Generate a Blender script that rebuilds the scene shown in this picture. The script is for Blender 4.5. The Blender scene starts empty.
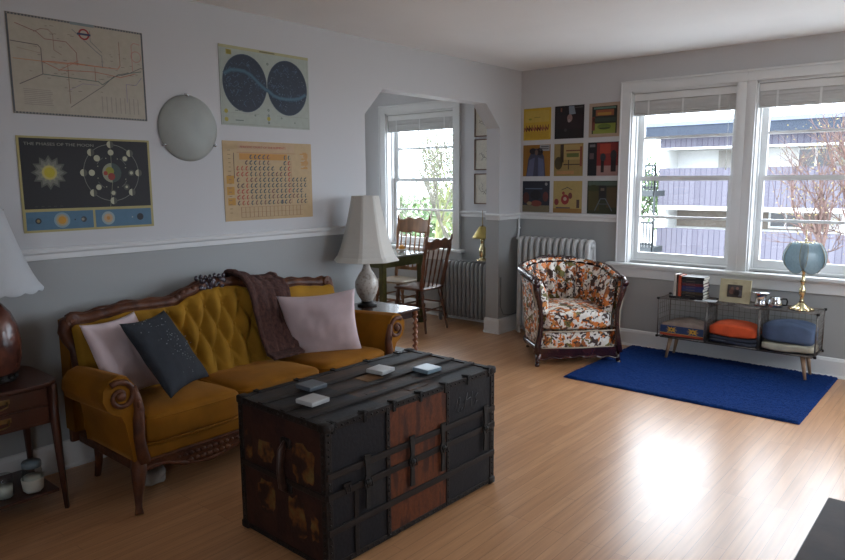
import bpy, bmesh, math, random
from math import sin, cos, pi, sqrt, radians
from mathutils import Vector, Matrix, noise
random.seed(11)
SC = bpy.context.scene
COL = SC.collection

# ------------------------------------------------------------------ materials
_mc = {}
def _new(name):
    m = bpy.data.materials.new(name); m.use_nodes = True
    nt = m.node_tree; nt.nodes.clear()
    out = nt.nodes.new('ShaderNodeOutputMaterial')
    return m, nt, out
def N(nt, t, **k):
    n = nt.nodes.new(t)
    for a, b in k.items(): setattr(n, a, b)
    return n
def rgb(c): return (c[0], c[1], c[2], 1.0)
def hexc(h):
    h = h.lstrip('#'); r = [int(h[i:i+2], 16)/255 for i in (0, 2, 4)]
    return tuple(x/12.92 if x <= .04045 else ((x+.055)/1.055)**2.4 for x in r)
def pm(name, c, rough=.5, metal=0., var=.12, scale=8., stretch=(1, 1, 1), c2=None, bump=0., bscale=None, coat=0., sheen=0., spec=.5, lo=.35, hi=.65):
    """painted / wooden / fabric surface: noise between two colours and a bump"""
    if name in _mc: return _mc[name]
    m, nt, out = _new(name)
    b = N(nt, 'ShaderNodeBsdfPrincipled'); L = nt.links.new
    tc = N(nt, 'ShaderNodeTexCoord'); mp = N(nt, 'ShaderNodeMapping'); mp.inputs['Scale'].default_value = stretch
    L(tc.outputs['Object'], mp.inputs['Vector'])
    nz = N(nt, 'ShaderNodeTexNoise'); nz.inputs['Scale'].default_value = scale; nz.inputs['Detail'].default_value = 5
    L(mp.outputs[0], nz.inputs['Vector'])
    cr = N(nt, 'ShaderNodeValToRGB'); cr.color_ramp.elements[0].position = lo; cr.color_ramp.elements[1].position = hi
    c2 = c2 or tuple(max(0, x*(1-var)) for x in c)
    cr.color_ramp.elements[0].color = rgb(c2); cr.color_ramp.elements[1].color = rgb(c)
    L(nz.outputs['Fac'], cr.inputs[0]); L(cr.outputs[0], b.inputs['Base Color'])
    b.inputs['Roughness'].default_value = rough; b.inputs['Metallic'].default_value = metal
    b.inputs['Specular IOR Level'].default_value = spec
    if coat: b.inputs['Coat Weight'].default_value = coat; b.inputs['Coat Roughness'].default_value = .15
    if sheen:
        b.inputs['Sheen Weight'].default_value = sheen; b.inputs['Sheen Roughness'].default_value = .35
        b.inputs['Sheen Tint'].default_value = rgb(tuple(min(1, x*2+.1) for x in c))
    if bump:
        n2 = N(nt, 'ShaderNodeTexNoise'); n2.inputs['Scale'].default_value = bscale or scale*4; n2.inputs['Detail'].default_value = 3
        L(mp.outputs[0], n2.inputs['Vector'])
        bp = N(nt, 'ShaderNodeBump'); bp.inputs['Strength'].default_value = bump; bp.inputs['Distance'].default_value = .004
        L(n2.outputs['Fac'], bp.inputs['Height']); L(bp.outputs[0], b.inputs['Normal'])
    L(b.outputs[0], out.inputs[0]); _mc[name] = m; return m
def flat(h, rough=.6):
    """printed ink of one colour on paper"""
    k = 'ink_'+h+str(rough)
    if k in _mc: return _mc[k]
    return pm(k, hexc(h), rough, var=.08, scale=30)

WHITE = pm('white_trim_paint', (.70, .71, .71), .35, var=.03, scale=3)
CEIL = pm('ceiling_paint', (.84, .845, .85), .8, var=.03, scale=2)
IRON_GREY = pm('radiator_grey_paint', (.26, .265, .265), .4, var=.1, scale=10)
IRON_WHITE = pm('radiator_pale_paint', (.52, .52, .51), .38, var=.1, scale=10)
BRASS = pm('polished_brass', (.74, .62, .36), .22, 1., var=.15, scale=20)
OLDBRASS = pm('old_brass', (.30, .21, .09), .35, 1., var=.3, scale=30)
CHROME = pm('polished_steel', (.72, .73, .75), .15, 1., var=.05)
WIRE = pm('dark_wire', (.20, .18, .165), .45, .8, var=.3, scale=60)
BLACKIRON = pm('black_iron', (.020, .018, .017), .5, .2, spec=.3, var=.4, scale=40)
MAHOG = pm('mahogany', (.085, .028, .017), .3, var=.5, scale=6, stretch=(1, 1, .2), coat=.3, bump=.1)
REDWOOD = pm('carved_walnut', (.125, .042, .016), .5, c2=(.055, .018, .01), scale=14, coat=.05, bump=.9, bscale=45, spec=.3)
DARKRED = pm('rosewood', (.050, .012, .012), .22, c2=(.022, .006, .006), scale=14, coat=.5, bump=.3, bscale=60)
OAKCH = pm('oak_chair', (.32, .15, .065), .35, var=.45, scale=6, stretch=(3, 3, .4), coat=.2)
DKCH = pm('dark_chair_wood', (.13, .045, .02), .3, var=.5, scale=6, stretch=(3, 3, .4), coat=.4)
TWIST = pm('twist_turned_wood', (.25, .085, .035), .3, var=.4, scale=20, coat=.3)
GREENP = pm('olive_green_paint', (.085, .085, .018), .45, var=.45, scale=18, bump=.2)
LEGW = pm('beech_leg', (.36, .22, .13), .45, var=.3, scale=6, stretch=(4, 4, .5))
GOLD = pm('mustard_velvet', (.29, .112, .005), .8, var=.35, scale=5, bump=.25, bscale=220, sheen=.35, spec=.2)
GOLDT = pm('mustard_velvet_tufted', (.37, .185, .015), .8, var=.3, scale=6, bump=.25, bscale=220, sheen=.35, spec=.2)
PINK = pm('pink_linen', (.68, .55, .57), .85, var=.1, scale=12, bump=.4, bscale=260, sheen=.2)
LAMPW = pm('white_lampshade', (.64, .62, .57), .8, var=.05, scale=5, bump=.2, bscale=200)
LAMPG = pm('white_pleated_shade', (.52, .54, .56), .8, var=.05, scale=5, bump=.2, bscale=200)
JARW = pm('white_wax', (.62, .64, .58), .5, var=.1)

def paint_wall():
    m, nt, out = _new('two_tone_wall_paint'); L = nt.links.new
    b = N(nt, 'ShaderNodeBsdfPrincipled'); g = N(nt, 'ShaderNodeNewGeometry'); s = N(nt, 'ShaderNodeSeparateXYZ')
    L(g.outputs['Position'], s.inputs[0])
    mt = N(nt, 'ShaderNodeMath', operation='GREATER_THAN'); mt.inputs[1].default_value = 1.15
    L(s.outputs['Z'], mt.inputs[0])
    mx = N(nt, 'ShaderNodeMix', data_type='RGBA')
    mx.inputs['A'].default_value = rgb((.335, .342, .337)); mx.inputs['B'].default_value = rgb((.53, .53, .54))
    L(mt.outputs[0], mx.inputs['Factor'])
    nz = N(nt, 'ShaderNodeTexNoise'); nz.inputs['Scale'].default_value = 90; L(g.outputs['Position'], nz.inputs['Vector'])
    bp = N(nt, 'ShaderNodeBump'); bp.inputs['Strength'].default_value = .06; bp.inputs['Distance'].default_value = .003
    L(nz.outputs['Fac'], bp.inputs['Height']); L(bp.outputs[0], b.inputs['Normal'])
    L(mx.outputs['Result'], b.inputs['Base Color']); b.inputs['Roughness'].default_value = .6
    L(b.outputs[0], out.inputs[0]); return m
PAINT = paint_wall()

def oak_floor():
    m, nt, out = _new('oak_strip_floor'); L = nt.links.new
    b = N(nt, 'ShaderNodeBsdfPrincipled'); g = N(nt, 'ShaderNodeNewGeometry')
    mp = N(nt, 'ShaderNodeMapping'); mp.inputs['Rotation'].default_value = (0, 0, pi/2); L(g.outputs['Position'], mp.inputs['Vector'])
    br = N(nt, 'ShaderNodeTexBrick'); br.offset = .37; br.offset_frequency = 3; br.squash = 1
    br.inputs['Color1'].default_value = rgb((.55, .295, .145)); br.inputs['Color2'].default_value = rgb((.46, .232, .105))
    br.inputs['Mortar'].default_value = rgb((.22, .11, .055)); br.inputs['Scale'].default_value = 1
    br.inputs['Mortar Size'].default_value = .0009; br.inputs['Mortar Smooth'].default_value = .3; br.inputs['Bias'].default_value = -.1
    br.inputs['Brick Width'].default_value = .85; br.inputs['Row Height'].default_value = .057
    L(mp.outputs[0], br.inputs['Vector'])
    mp2 = N(nt, 'ShaderNodeMapping'); mp2.inputs['Scale'].default_value = (26, 1.3, 1); L(g.outputs['Position'], mp2.inputs['Vector'])
    nz = N(nt, 'ShaderNodeTexNoise'); nz.inputs['Scale'].default_value = 2.2; nz.inputs['Detail'].default_value = 6; L(mp2.outputs[0], nz.inputs['Vector'])
    cr = N(nt, 'ShaderNodeValToRGB'); cr.color_ramp.elements[0].position = .3; cr.color_ramp.elements[1].position = .7
    cr.color_ramp.elements[0].color = rgb((.84, .82, .79)); cr.color_ramp.elements[1].color = rgb((1.1, 1.1, 1.1)); L(nz.outputs['Fac'], cr.inputs[0])
    mx = N(nt, 'ShaderNodeMix', data_type='RGBA', blend_type='MULTIPLY'); mx.inputs['Factor'].default_value = 1
    L(br.outputs['Color'], mx.inputs['A']); L(cr.outputs[0], mx.inputs['B']); L(mx.outputs['Result'], b.inputs['Base Color'])
    n3 = N(nt, 'ShaderNodeTexNoise'); n3.inputs['Scale'].default_value = 3.; n3.inputs['Detail'].default_value = 4; L(mp2.outputs[0], n3.inputs['Vector'])
    mr = N(nt, 'ShaderNodeMapRange'); mr.inputs['To Min'].default_value = .27; mr.inputs['To Max'].default_value = .40; L(n3.outputs['Fac'], mr.inputs['Value'])
    L(mr.outputs[0], b.inputs['Roughness'])
    bp = N(nt, 'ShaderNodeBump'); bp.inputs['Strength'].default_value = .25; bp.inputs['Distance'].default_value = .002
    L(nz.outputs['Fac'], bp.inputs['Height'])
    L(bp.outputs[0], b.inputs['Normal']); b.inputs['Coat Weight'].default_value = .5; b.inputs['Coat Roughness'].default_value = .24
    L(b.outputs[0], out.inputs[0]); return m

def glass(name, tint=(1, 1, 1), refl=.06, rough=0.0):
    m, nt, out = _new(name); L = nt.links.new
    t = N(nt, 'ShaderNodeBsdfTransparent'); t.inputs[0].default_value = rgb(tint)
    g = N(nt, 'ShaderNodeBsdfGlossy'); g.inputs['Roughness'].default_value = rough
    mx = N(nt, 'ShaderNodeMixShader'); lw = N(nt, 'ShaderNodeLayerWeight'); lw.inputs['Blend'].default_value = .5
    pw = N(nt, 'ShaderNodeMath', operation='POWER'); pw.inputs[1].default_value = 5; L(lw.outputs['Facing'], pw.inputs[0])
    fr = N(nt, 'ShaderNodeMath', operation='MULTIPLY_ADD'); fr.inputs[1].default_value = .6; fr.inputs[2].default_value = .035; L(pw.outputs[0], fr.inputs[0])
    L(fr.outputs[0], mx.inputs[0]); L(t.outputs[0], mx.inputs[1]); L(g.outputs[0], mx.inputs[2]); L(mx.outputs[0], out.inputs[0])
    return m
PANE = glass('window_glass'); CLEAR = glass('jar_glass', (.88, .92, .92)); SMOKE = None
def petal_glass():
    m, nt, out = _new('smoky_blue_glass'); L = nt.links.new
    t = N(nt, 'ShaderNodeBsdfTransparent'); t.inputs[0].default_value = rgb((.68, .76, .79))
    p = N(nt, 'ShaderNodeBsdfPrincipled'); p.inputs['Base Color'].default_value = rgb((.25, .28, .29)); p.inputs['Roughness'].default_value = .12
    tl = N(nt, 'ShaderNodeBsdfTranslucent'); tl.inputs[0].default_value = rgb((.68, .78, .82))
    a = N(nt, 'ShaderNodeMixShader'); a.inputs[0].default_value = .45; L(p.outputs[0], a.inputs[1]); L(tl.outputs[0], a.inputs[2])
    nz = N(nt, 'ShaderNodeTexNoise'); nz.inputs['Scale'].default_value = 14
    mr = N(nt, 'ShaderNodeMapRange'); mr.inputs['To Min'].default_value = .55; mr.inputs['To Max'].default_value = .80; L(nz.outputs['Fac'], mr.inputs['Value'])
    c = N(nt, 'ShaderNodeMixShader'); L(mr.outputs[0], c.inputs[0]); L(t.outputs[0], c.inputs[1]); L(a.outputs[0], c.inputs[2]); L(c.outputs[0], out.inputs[0])
    return m
def floral():
    m, nt, out = _new('floral_upholstery'); L = nt.links.new
    b = N(nt, 'ShaderNodeBsdfPrincipled'); tc = N(nt, 'ShaderNodeTexCoord')
    nz = N(nt, 'ShaderNodeTexNoise'); nz.inputs['Scale'].default_value = 16; nz.inputs['Detail'].default_value = 2; L(tc.outputs['Object'], nz.inputs['Vector'])
    ad = N(nt, 'ShaderNodeVectorMath', operation='MULTIPLY_ADD'); ad.inputs[1].default_value = (.07, .07, .07); L(nz.outputs['Color'], ad.inputs[0]); L(tc.outputs['Object'], ad.inputs[2])
    v = N(nt, 'ShaderNodeTexVoronoi'); v.inputs['Scale'].default_value = 22; L(ad.outputs[0], v.inputs['Vector'])
    s = N(nt, 'ShaderNodeSeparateColor'); L(v.outputs['Color'], s.inputs[0])
    cr = N(nt, 'ShaderNodeValToRGB'); cr.color_ramp.interpolation = 'CONSTANT'
    e = cr.color_ramp.elements; e[0].position = 0; e[0].color = rgb((.78, .74, .67)); e[1].position = .30; e[1].color = rgb((.66, .19, .03))
    for p, c in ((.52, (.045, .018, .012)), (.66, (.76, .71, .63)), (.74, (.34, .10, .02)), (.84, (.16, .14, .03)), (.91, (.62, .24, .05))):
        k = e.new(p); k.color = rgb(c)
    L(s.outputs[0], cr.inputs[0])
    v2 = N(nt, 'ShaderNodeTexVoronoi'); v2.inputs['Scale'].default_value = 60; L(ad.outputs[0], v2.inputs['Vector'])
    s2 = N(nt, 'ShaderNodeSeparateColor'); L(v2.outputs['Color'], s2.inputs[0])
    gt = N(nt, 'ShaderNodeMath', operation='GREATER_THAN'); gt.inputs[1].default_value = .68; L(s2.outputs[1], gt.inputs[0])
    cr2 = N(nt, 'ShaderNodeValToRGB'); cr2.color_ramp.interpolation = 'CONSTANT'; e = cr2.color_ramp.elements
    e[0].color = rgb((.06, .028, .02)); e[1].position = .62; e[1].color = rgb((.82, .80, .77)); L(s2.outputs[0], cr2.inputs[0])
    mx = N(nt, 'ShaderNodeMix', data_type='RGBA'); L(gt.outputs[0], mx.inputs['Factor']); L(cr.outputs[0], mx.inputs['A']); L(cr2.outputs[0], mx.inputs['B'])
    L(mx.outputs['Result'], b.inputs['Base Color']); b.inputs['Roughness'].default_value = .55
    L(b.outputs[0], out.inputs[0]); return m
FLORAL = floral()
def trunk_mat(name, base, patch, thr, scale, patch2=None, stretch=(1, 1, 1)):
    m, nt, out = _new(name); L = nt.links.new
    b = N(nt, 'ShaderNodeBsdfPrincipled'); tc = N(nt, 'ShaderNodeTexCoord')
    mp = N(nt, 'ShaderNodeMapping'); mp.inputs['Scale'].default_value = stretch; L(tc.outputs['Object'], mp.inputs['Vector'])
    nz = N(nt, 'ShaderNodeTexNoise'); nz.inputs['Scale'].default_value = scale; nz.inputs['Detail'].default_value = 7; L(mp.outputs[0], nz.inputs['Vector'])
    cr = N(nt, 'ShaderNodeValToRGB'); e = cr.color_ramp.elements
    e[0].position = thr-.05; e[0].color = rgb(base); e[1].position = thr+.03; e[1].color = rgb(patch)
    if patch2: k = e.new(thr+.12); k.color = rgb(patch2)
    L(nz.outputs['Fac'], cr.inputs[0])
    n2 = N(nt, 'ShaderNodeTexNoise'); n2.inputs['Scale'].default_value = 60; n2.inputs['Detail'].default_value = 4; L(tc.outputs['Object'], n2.inputs['Vector'])
    mr = N(nt, 'ShaderNodeMapRange'); mr.inputs['To Min'].default_value = .6; mr.inputs['To Max'].default_value = 1.4; L(n2.outputs['Fac'], mr.inputs['Value'])
    mx = N(nt, 'ShaderNodeVectorMath', operation='SCALE'); L(cr.outputs[0], mx.inputs[0]); L(mr.outputs[0], mx.inputs['Scale'])
    L(mx.outputs[0], b.inputs['Base Color']); b.inputs['Roughness'].default_value = .6; b.inputs['Specular IOR Level'].default_value = .28
    bp = N(nt, 'ShaderNodeBump'); bp.inputs['Strength'].default_value = .5; bp.inputs['Distance'].default_value = .003
    L(n2.outputs['Fac'], bp.inputs['Height']); L(bp.outputs[0], b.inputs['Normal'])
    L(b.outputs[0], out.inputs[0]); return m
def siding():
    m, nt, out = _new('purple_board_siding'); L = nt.links.new
    b = N(nt, 'ShaderNodeBsdfPrincipled'); g = N(nt, 'ShaderNodeNewGeometry'); s = N(nt, 'ShaderNodeSeparateXYZ'); L(g.outputs['Position'], s.inputs[0])
    a = N(nt, 'ShaderNodeMath', operation='ADD'); L(s.outputs['X'], a.inputs[0]); L(s.outputs['Y'], a.inputs[1])
    d = N(nt, 'ShaderNodeMath', operation='MULTIPLY'); d.inputs[1].default_value = 4.2; L(a.outputs[0], d.inputs[0])
    f = N(nt, 'ShaderNodeMath', operation='FRACT'); L(d.outputs[0], f.inputs[0])
    gt = N(nt, 'ShaderNodeMath', operation='GREATER_THAN'); gt.inputs[1].default_value = .12; L(f.outputs[0], gt.inputs[0])
    fl = N(nt, 'ShaderNodeMath', operation='FLOOR'); L(d.outputs[0], fl.inputs[0])
    wn = N(nt, 'ShaderNodeTexWhiteNoise', noise_dimensions='1D'); L(fl.outputs[0], wn.inputs['W'])
    c1 = N(nt, 'ShaderNodeMix', data_type='RGBA'); c1.inputs['A'].default_value = rgb((.090, .086, .108)); c1.inputs['B'].default_value = rgb((.115, .110, .134)); L(wn.outputs['Value'], c1.inputs['Factor'])
    mx = N(nt, 'ShaderNodeMix', data_type='RGBA'); mx.inputs['A'].default_value = rgb((.045, .04, .062)); L(gt.outputs[0], mx.inputs['Factor']); L(c1.outputs['Result'], mx.inputs['B'])
    L(mx.outputs['Result'], b.inputs['Base Color']); b.inputs['Roughness'].default_value = .8; b.inputs['Specular IOR Level'].default_value = .1
    L(b.outputs[0], out.inputs[0]); return m

# ------------------------------------------------------------------ mesh builder
class MB:
    def __init__(s): s.v = []; s.f = []; s.mi = []; s.sm = []; s.cur = 0
    def add(s, vs, fs, smooth=False):
        o = len(s.v); s.v += [tuple(v) for v in vs]
        for f in fs: s.f.append([i+o for i in f]); s.mi.append(s.cur); s.sm.append(smooth)
        return s
    def box(s, c, d, M=None):
        x, y, z = d[0]/2, d[1]/2, d[2]/2
        vs = [Vector((a*x, b*y, e*z)) for a in (-1, 1) for b in (-1, 1) for e in (-1, 1)]
        if M is not None: vs = [M @ v for v in vs]
        vs = [v+Vector(c) for v in vs]
        return s.add(vs, [(0, 1, 3, 2), (4, 6, 7, 5), (0, 4, 5, 1), (2, 3, 7, 6), (0, 2, 6, 4), (1, 5, 7, 3)])
    def bb(s, x0, x1, y0, y1, z0, z1): return s.box(((x0+x1)/2, (y0+y1)/2, (z0+z1)/2), (abs(x1-x0), abs(y1-y0), abs(z1-z0)))
    def tube(s, pts, r, n=8, closed=False, squash=None):
        P = [Vector(p) for p in pts]; k = len(P)
        R = r if isinstance(r, (list, tuple)) else [r]*k
        vs = []; prev = None
        for i, p in enumerate(P):
            if closed: t = P[(i+1) % k]-P[i-1]
            else: t = P[min(i+1, k-1)]-P[max(i-1, 0)]
            if t.length < 1e-9: t = Vector((0, 0, 1))
            t.normalize()
            if prev is None:
                a = Vector((0, 0, 1)) if abs(t.z) < .9 else Vector((1, 0, 0))
                u = t.cross(a).normalized()
            else:
                u = prev-t*prev.dot(t)
                u = u.normalized() if u.length > 1e-6 else t.orthogonal().normalized()
            prev = u; w = t.cross(u)
            for j in range(n):
                a = 2*pi*j/n
                vs.append(p+(u*cos(a)+w*sin(a)*(squash or 1))*R[i])
        fs = []
        for i in range(k if closed else k-1):
            i2 = (i+1) % k
            for j in range(n): fs.append((i*n+j, i*n+(j+1) % n, i2*n+(j+1) % n, i2*n+j))
        if not closed: fs += [tuple(range(n-1, -1, -1)), tuple((k-1)*n+j for j in range(n))]
        return s.add(vs, fs, True)
    def lathe(s, prof, c=(0, 0, 0), n=24, axis='z', M=None, smooth=True):
        vs = []
        for r, z in prof:
            for j in range(n):
                a = 2*pi*j/n; v = Vector((r*cos(a), r*sin(a), z))
                if axis == 'x': v = Vector((v.z, v.x, v.y))
                if axis == 'y': v = Vector((v.x, -v.z, v.y)) if False else Vector((v.x, v.z, v.y))
                if M is not None: v = M @ v
                vs.append(v+Vector(c))
        k = len(prof); fs = []
        for i in range(k-1):
            for j in range(n): fs.append((i*n+j, i*n+(j+1) % n, (i+1)*n+(j+1) % n, (i+1)*n+j))
        if prof[0][0] > 1e-5: fs.append(tuple(range(n-1, -1, -1)))
        if prof[-1][0] > 1e-5: fs.append(tuple((k-1)*n+j for j in range(n)))
        return s.add(vs, fs, smooth)
    def shell(s, prof, c=(0, 0, 0), n=24, fn=None, smooth=True):
        """open lathe; fn(angle, r, z) -> (r, z)"""
        vs = []
        for r, z in prof:
            for j in range(n):
                a = 2*pi*j/n; r2, z2 = fn(a, r, z) if fn else (r, z)
                vs.append((c[0]+r2*cos(a), c[1]+r2*sin(a), c[2]+z2))
        return s.add(vs, [(i*n+j, i*n+(j+1) % n, (i+1)*n+(j+1) % n, (i+1)*n+j) for i in range(len(prof)-1) for j in range(n)], smooth)
    def prism(s, poly, axis, lo, hi, smooth=False):
        def P(a, b, t): return {'x': (t, a, b), 'y': (a, t, b), 'z': (a, b, t)}[axis]
        n = len(poly); vs = [P(a, b, lo) for a, b in poly]+[P(a, b, hi) for a, b in poly]
        s.add(vs, [tuple(range(n)), tuple(range(2*n-1, n-1, -1))])
        return s.add(vs, [(i, i+n, (i+1) % n+n, (i+1) % n) for i in range(n)], smooth)
    def grid(s, fn, nu, nv, cu=False, cv=False, smooth=True):
        vs = [fn(i/(nu if cu else nu-1), j/(nv if cv else nv-1)) for i in range(nu) for j in range(nv)]
        fs = []
        for i in range(nu if cu else nu-1):
            for j in range(nv if cv else nv-1):
                i2, j2 = (i+1) % nu, (j+1) % nv
                fs.append((i*nv+j, i2*nv+j, i2*nv+j2, i*nv+j2))
        return s.add(vs, fs, smooth)
    def ball(s, c, r, n=8, sc=(1, 1, 1)):
        prof = [(sin(pi*i/n)*r, -cos(pi*i/n)*r) for i in range(n+1)]
        M = Matrix.Diagonal((sc[0], sc[1], sc[2])).to_3x3()
        return s.lathe([(max(a, 0), b) for a, b in prof], c, n+4, M=M)
    def build(s, name, mats, parent=None, loc=None, bevel=0, seg=2, sub=0, solid=0, rot=None, soffset=0):
        me = bpy.data.meshes.new(name); me.from_pydata(s.v, [], s.f)
        if not isinstance(mats, (list, tuple)): mats = [mats]
        for m in mats: me.materials.append(m)
        me.polygons.foreach_set('material_index', s.mi); me.polygons.foreach_set('use_smooth', s.sm)
        bm = bmesh.new(); bm.from_mesh(me)
        bmesh.ops.remove_doubles(bm, verts=bm.verts, dist=1e-6)
        bmesh.ops.recalc_face_normals(bm, faces=bm.faces); bm.to_mesh(me); bm.free()
        o = bpy.data.objects.new(name, me); COL.objects.link(o)
        if parent: o.parent = parent
        if loc: o.location = loc
        if rot: o.rotation_euler = rot
        if solid:
            q = o.modifiers.new('s', 'SOLIDIFY'); q.thickness = solid; q.offset = soffset
        if bevel:
            q = o.modifiers.new('b', 'BEVEL'); q.width = bevel; q.segments = seg; q.limit_method = 'ANGLE'; q.angle_limit = radians(40)
            me.polygons.foreach_set('use_smooth', [True]*len(me.polygons))
            w = o.modifiers.new('w', 'WEIGHTED_NORMAL'); w.keep_sharp = False
        if sub:
            q = o.modifiers.new('u', 'SUBSURF'); q.levels = q.render_levels = sub
        return o
def tag(o, label=None, cat=None, group=None, kind=None):
    for k, v in (('label', label), ('category', cat), ('group', group), ('kind', kind)):
        if v: o[k] = v
    return o
def empty(name, loc=(0, 0, 0), rz=0, label=None, cat=None, group=None):
    o = bpy.data.objects.new(name, None); COL.objects.link(o); o.location = loc; o.rotation_euler = (0, 0, rz)
    o.empty_display_size = .1
    return tag(o, label, cat, group)
def struct(o): o['kind'] = 'structure'; return o
def copy_tree(o, parent=None):
    c = o.copy(); COL.objects.link(c)
    if parent: c.parent = parent
    for ch in [x for x in bpy.data.objects if x.parent == o]: copy_tree(ch, c)
    return c

# ------------------------------------------------------------------ camera
CP = Vector((3.7105, -5.8848, 1.5154)); _p, _y, _r = -.1464, -.7039, -.0062
fw = Vector((cos(_p)*sin(_y), cos(_p)*cos(_y), sin(_p))); rr = Vector((cos(_y), -sin(_y), 0)); uu = rr.cross(fw)
r2 = rr*cos(_r)+uu*sin(_r); u2 = uu*cos(_r)-rr*sin(_r)
cd = bpy.data.cameras.new('camera'); cam = bpy.data.objects.new('camera', cd); COL.objects.link(cam)
M = Matrix((r2, u2, -fw)).transposed().to_4x4(); M.translation = CP; cam.matrix_world = M
cd.sensor_width = 36; cd.lens = 683.45/845*36; cd.clip_start = .05; cd.clip_end = 300
SC.camera = cam

# ------------------------------------------------------------------ room shell
H = 2.55; XR = 4.75; YF = -7.0; XN = -2.45; YN = -2.55
b = MB().bb(XN-.15, XR+.15, YF-.15, .22, -.12, 0); struct(b.build('floor', oak_floor()))
b = MB().bb(XN-.15, XR+.15, YF-.15, .22, H, H+.12); struct(b.build('ceiling', CEIL))
Z0, Z1 = .76, 2.26
# left wall with the chamfered opening to the dining nook
b = MB()
poly = [(YF, 0), (-2.17, 0), (-2.17, 2.0), (-1.97, 2.2), (-.60, 2.2), (-.37, 1.99), (-.37, 0), (0, 0), (0, H), (YF, H)]
b.prism([(-2.17, 0), (-2.17, H), (YF, H), (YF, 0)], 'x', -.15, 0)
b.prism([(-2.17, 2.0), (-1.97, 2.2), (-1.97, H), (-2.17, H)], 'x', -.15, 0)
b.prism([(-1.97, 2.2), (-.60, 2.2), (-.60, H), (-1.97, H)], 'x', -.15, 0)
b.prism([(-.60, 2.2), (-.37, 1.99), (-.37, H), (-.60, H)], 'x', -.15, 0)
b.prism([(-.37, 0), (0, 0), (0, H), (-.37, H)], 'x', -.15, 0)
struct(b.build('wall_left', PAINT))
WINS = [(-1.83, -.83), (1.13, 2.02), (2.15, 3.04), (3.17, 4.06)]
Z0, Z1 = .76, 2.26
b = MB(); xs = [XN-.15]+[v for w in WINS for v in w]+[XR+.15]
for i in range(0, len(xs), 2): b.bb(xs[i], xs[i+1], 0, .2, 0, H)
for a, c in WINS: b.bb(a, c, 0, .2, 0, Z0); b.bb(a, c, 0, .2, Z1, H)
struct(b.build('wall_back', PAINT))
b = MB(); RY0, RY1 = -1.9, -.5
b.bb(XR, XR+.15, YF, RY0, 0, H); b.bb(XR, XR+.15, RY1, 0, 0, H); b.bb(XR, XR+.15, RY0, RY1, 0, Z0); b.bb(XR, XR+.15, RY0, RY1, Z1, H)
struct(b.build('wall_right', PAINT))
FX0, FX1 = 3.45, 4.5
b = MB(); b.bb(XN-.15, FX0, YF-.15, YF, 0, H); b.bb(FX1, XR+.15, YF-.15, YF, 0, H); b.bb(FX0, FX1, YF-.15, YF, 0, Z0); b.bb(FX0, FX1, YF-.15, YF, Z1, H)
struct(b.build('wall_front', PAINT))
NY0, NY1 = -1.3, -.7
b = MB(); b.bb(XN-.15, XN, YN, NY0, 0, H); b.bb(XN-.15, XN, NY1, 0, 0, H); b.bb(XN-.15, XN, NY0, NY1, 0, Z0); b.bb(XN-.15, XN, NY0, NY1, Z1, H)
struct(b.build('wall_nook_left', PAINT))
struct(MB().bb(XN-.15, -.15, YN-.1, YN, 0, H).build('wall_nook_front', PAINT))
# baseboards
def base_profile(b, axis, fixed, sgn, a0, a1):
    """baseboard: plank with an eased cap and quarter round"""
    pr = [(0, 0), (.030, 0), (.028, .012), (.018, .020), (.018, .125), (.010, .145), (0, .15)]
    if axis == 'y': b.prism([(fixed+sgn*x, z) for x, z in pr], 'y', a0, a1)
    else: b.prism([(fixed+sgn*x, z) for x, z in pr], 'x', a0, a1)
b = MB(); base_profile(b, 'y', 0, 1, YF, -2.17); struct(b.build('baseboard_left', WHITE))
b = MB(); base_profile(b, 'y', 0, 1, -.37, 0); base_profile(b, 'x', -.37, -1, -.15, .0); b.bb(0, .03, -.40, -.37, 0, .148); base_profile(b, 'y', -.15, -1, -.37, 0)
struct(b.build('baseboard_pier', WHITE))
b = MB(); base_profile(b, 'x', 0, -1, 0, XR); struct(b.build('baseboard_back', WHITE))
b = MB(); base_profile(b, 'x', 0, -1, XN, -.15); base_profile(b, 'y', XN, 1, YN, 0); struct(b.build('baseboard_nook', WHITE))
b = MB(); base_profile(b, 'y', XR, -1, YF, 0); struct(b.build('baseboard_right', WHITE))
# chair rail
def rail_profile(b, axis, fixed, sgn, a0, a1, n=0):
    pr = [(0, 1.118), (.010, 1.121), (.012, 1.148), (.024, 1.158), (.026, 1.172), (.018, 1.18), (0, 1.18)]
    b.prism([(fixed+sgn*x, z) for x, z in pr], axis, a0, a1)
b = MB(); rail_profile(b, 'y', 0, 1, YF, -2.17); struct(b.build('trim_1', WHITE))
b = MB(); rail_profile(b, 'y', 0, 1, -.39, 0); rail_profile(b, 'x', -.37, -1, -.15, .02); rail_profile(b, 'x', 0, -1, 0, 1.04); struct(b.build('trim_2', WHITE))
b = MB(); rail_profile(b, 'x', 0, -1, -.74, -.15); rail_profile(b, 'x', 0, -1, XN, -1.92); rail_profile(b, 'y', XN, 1, YN, 0); struct(b.build('trim_3', WHITE))
b = MB(); rail_profile(b, 'y', XR, -1, YF, 0); struct(b.build('trim_4', WHITE))

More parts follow.
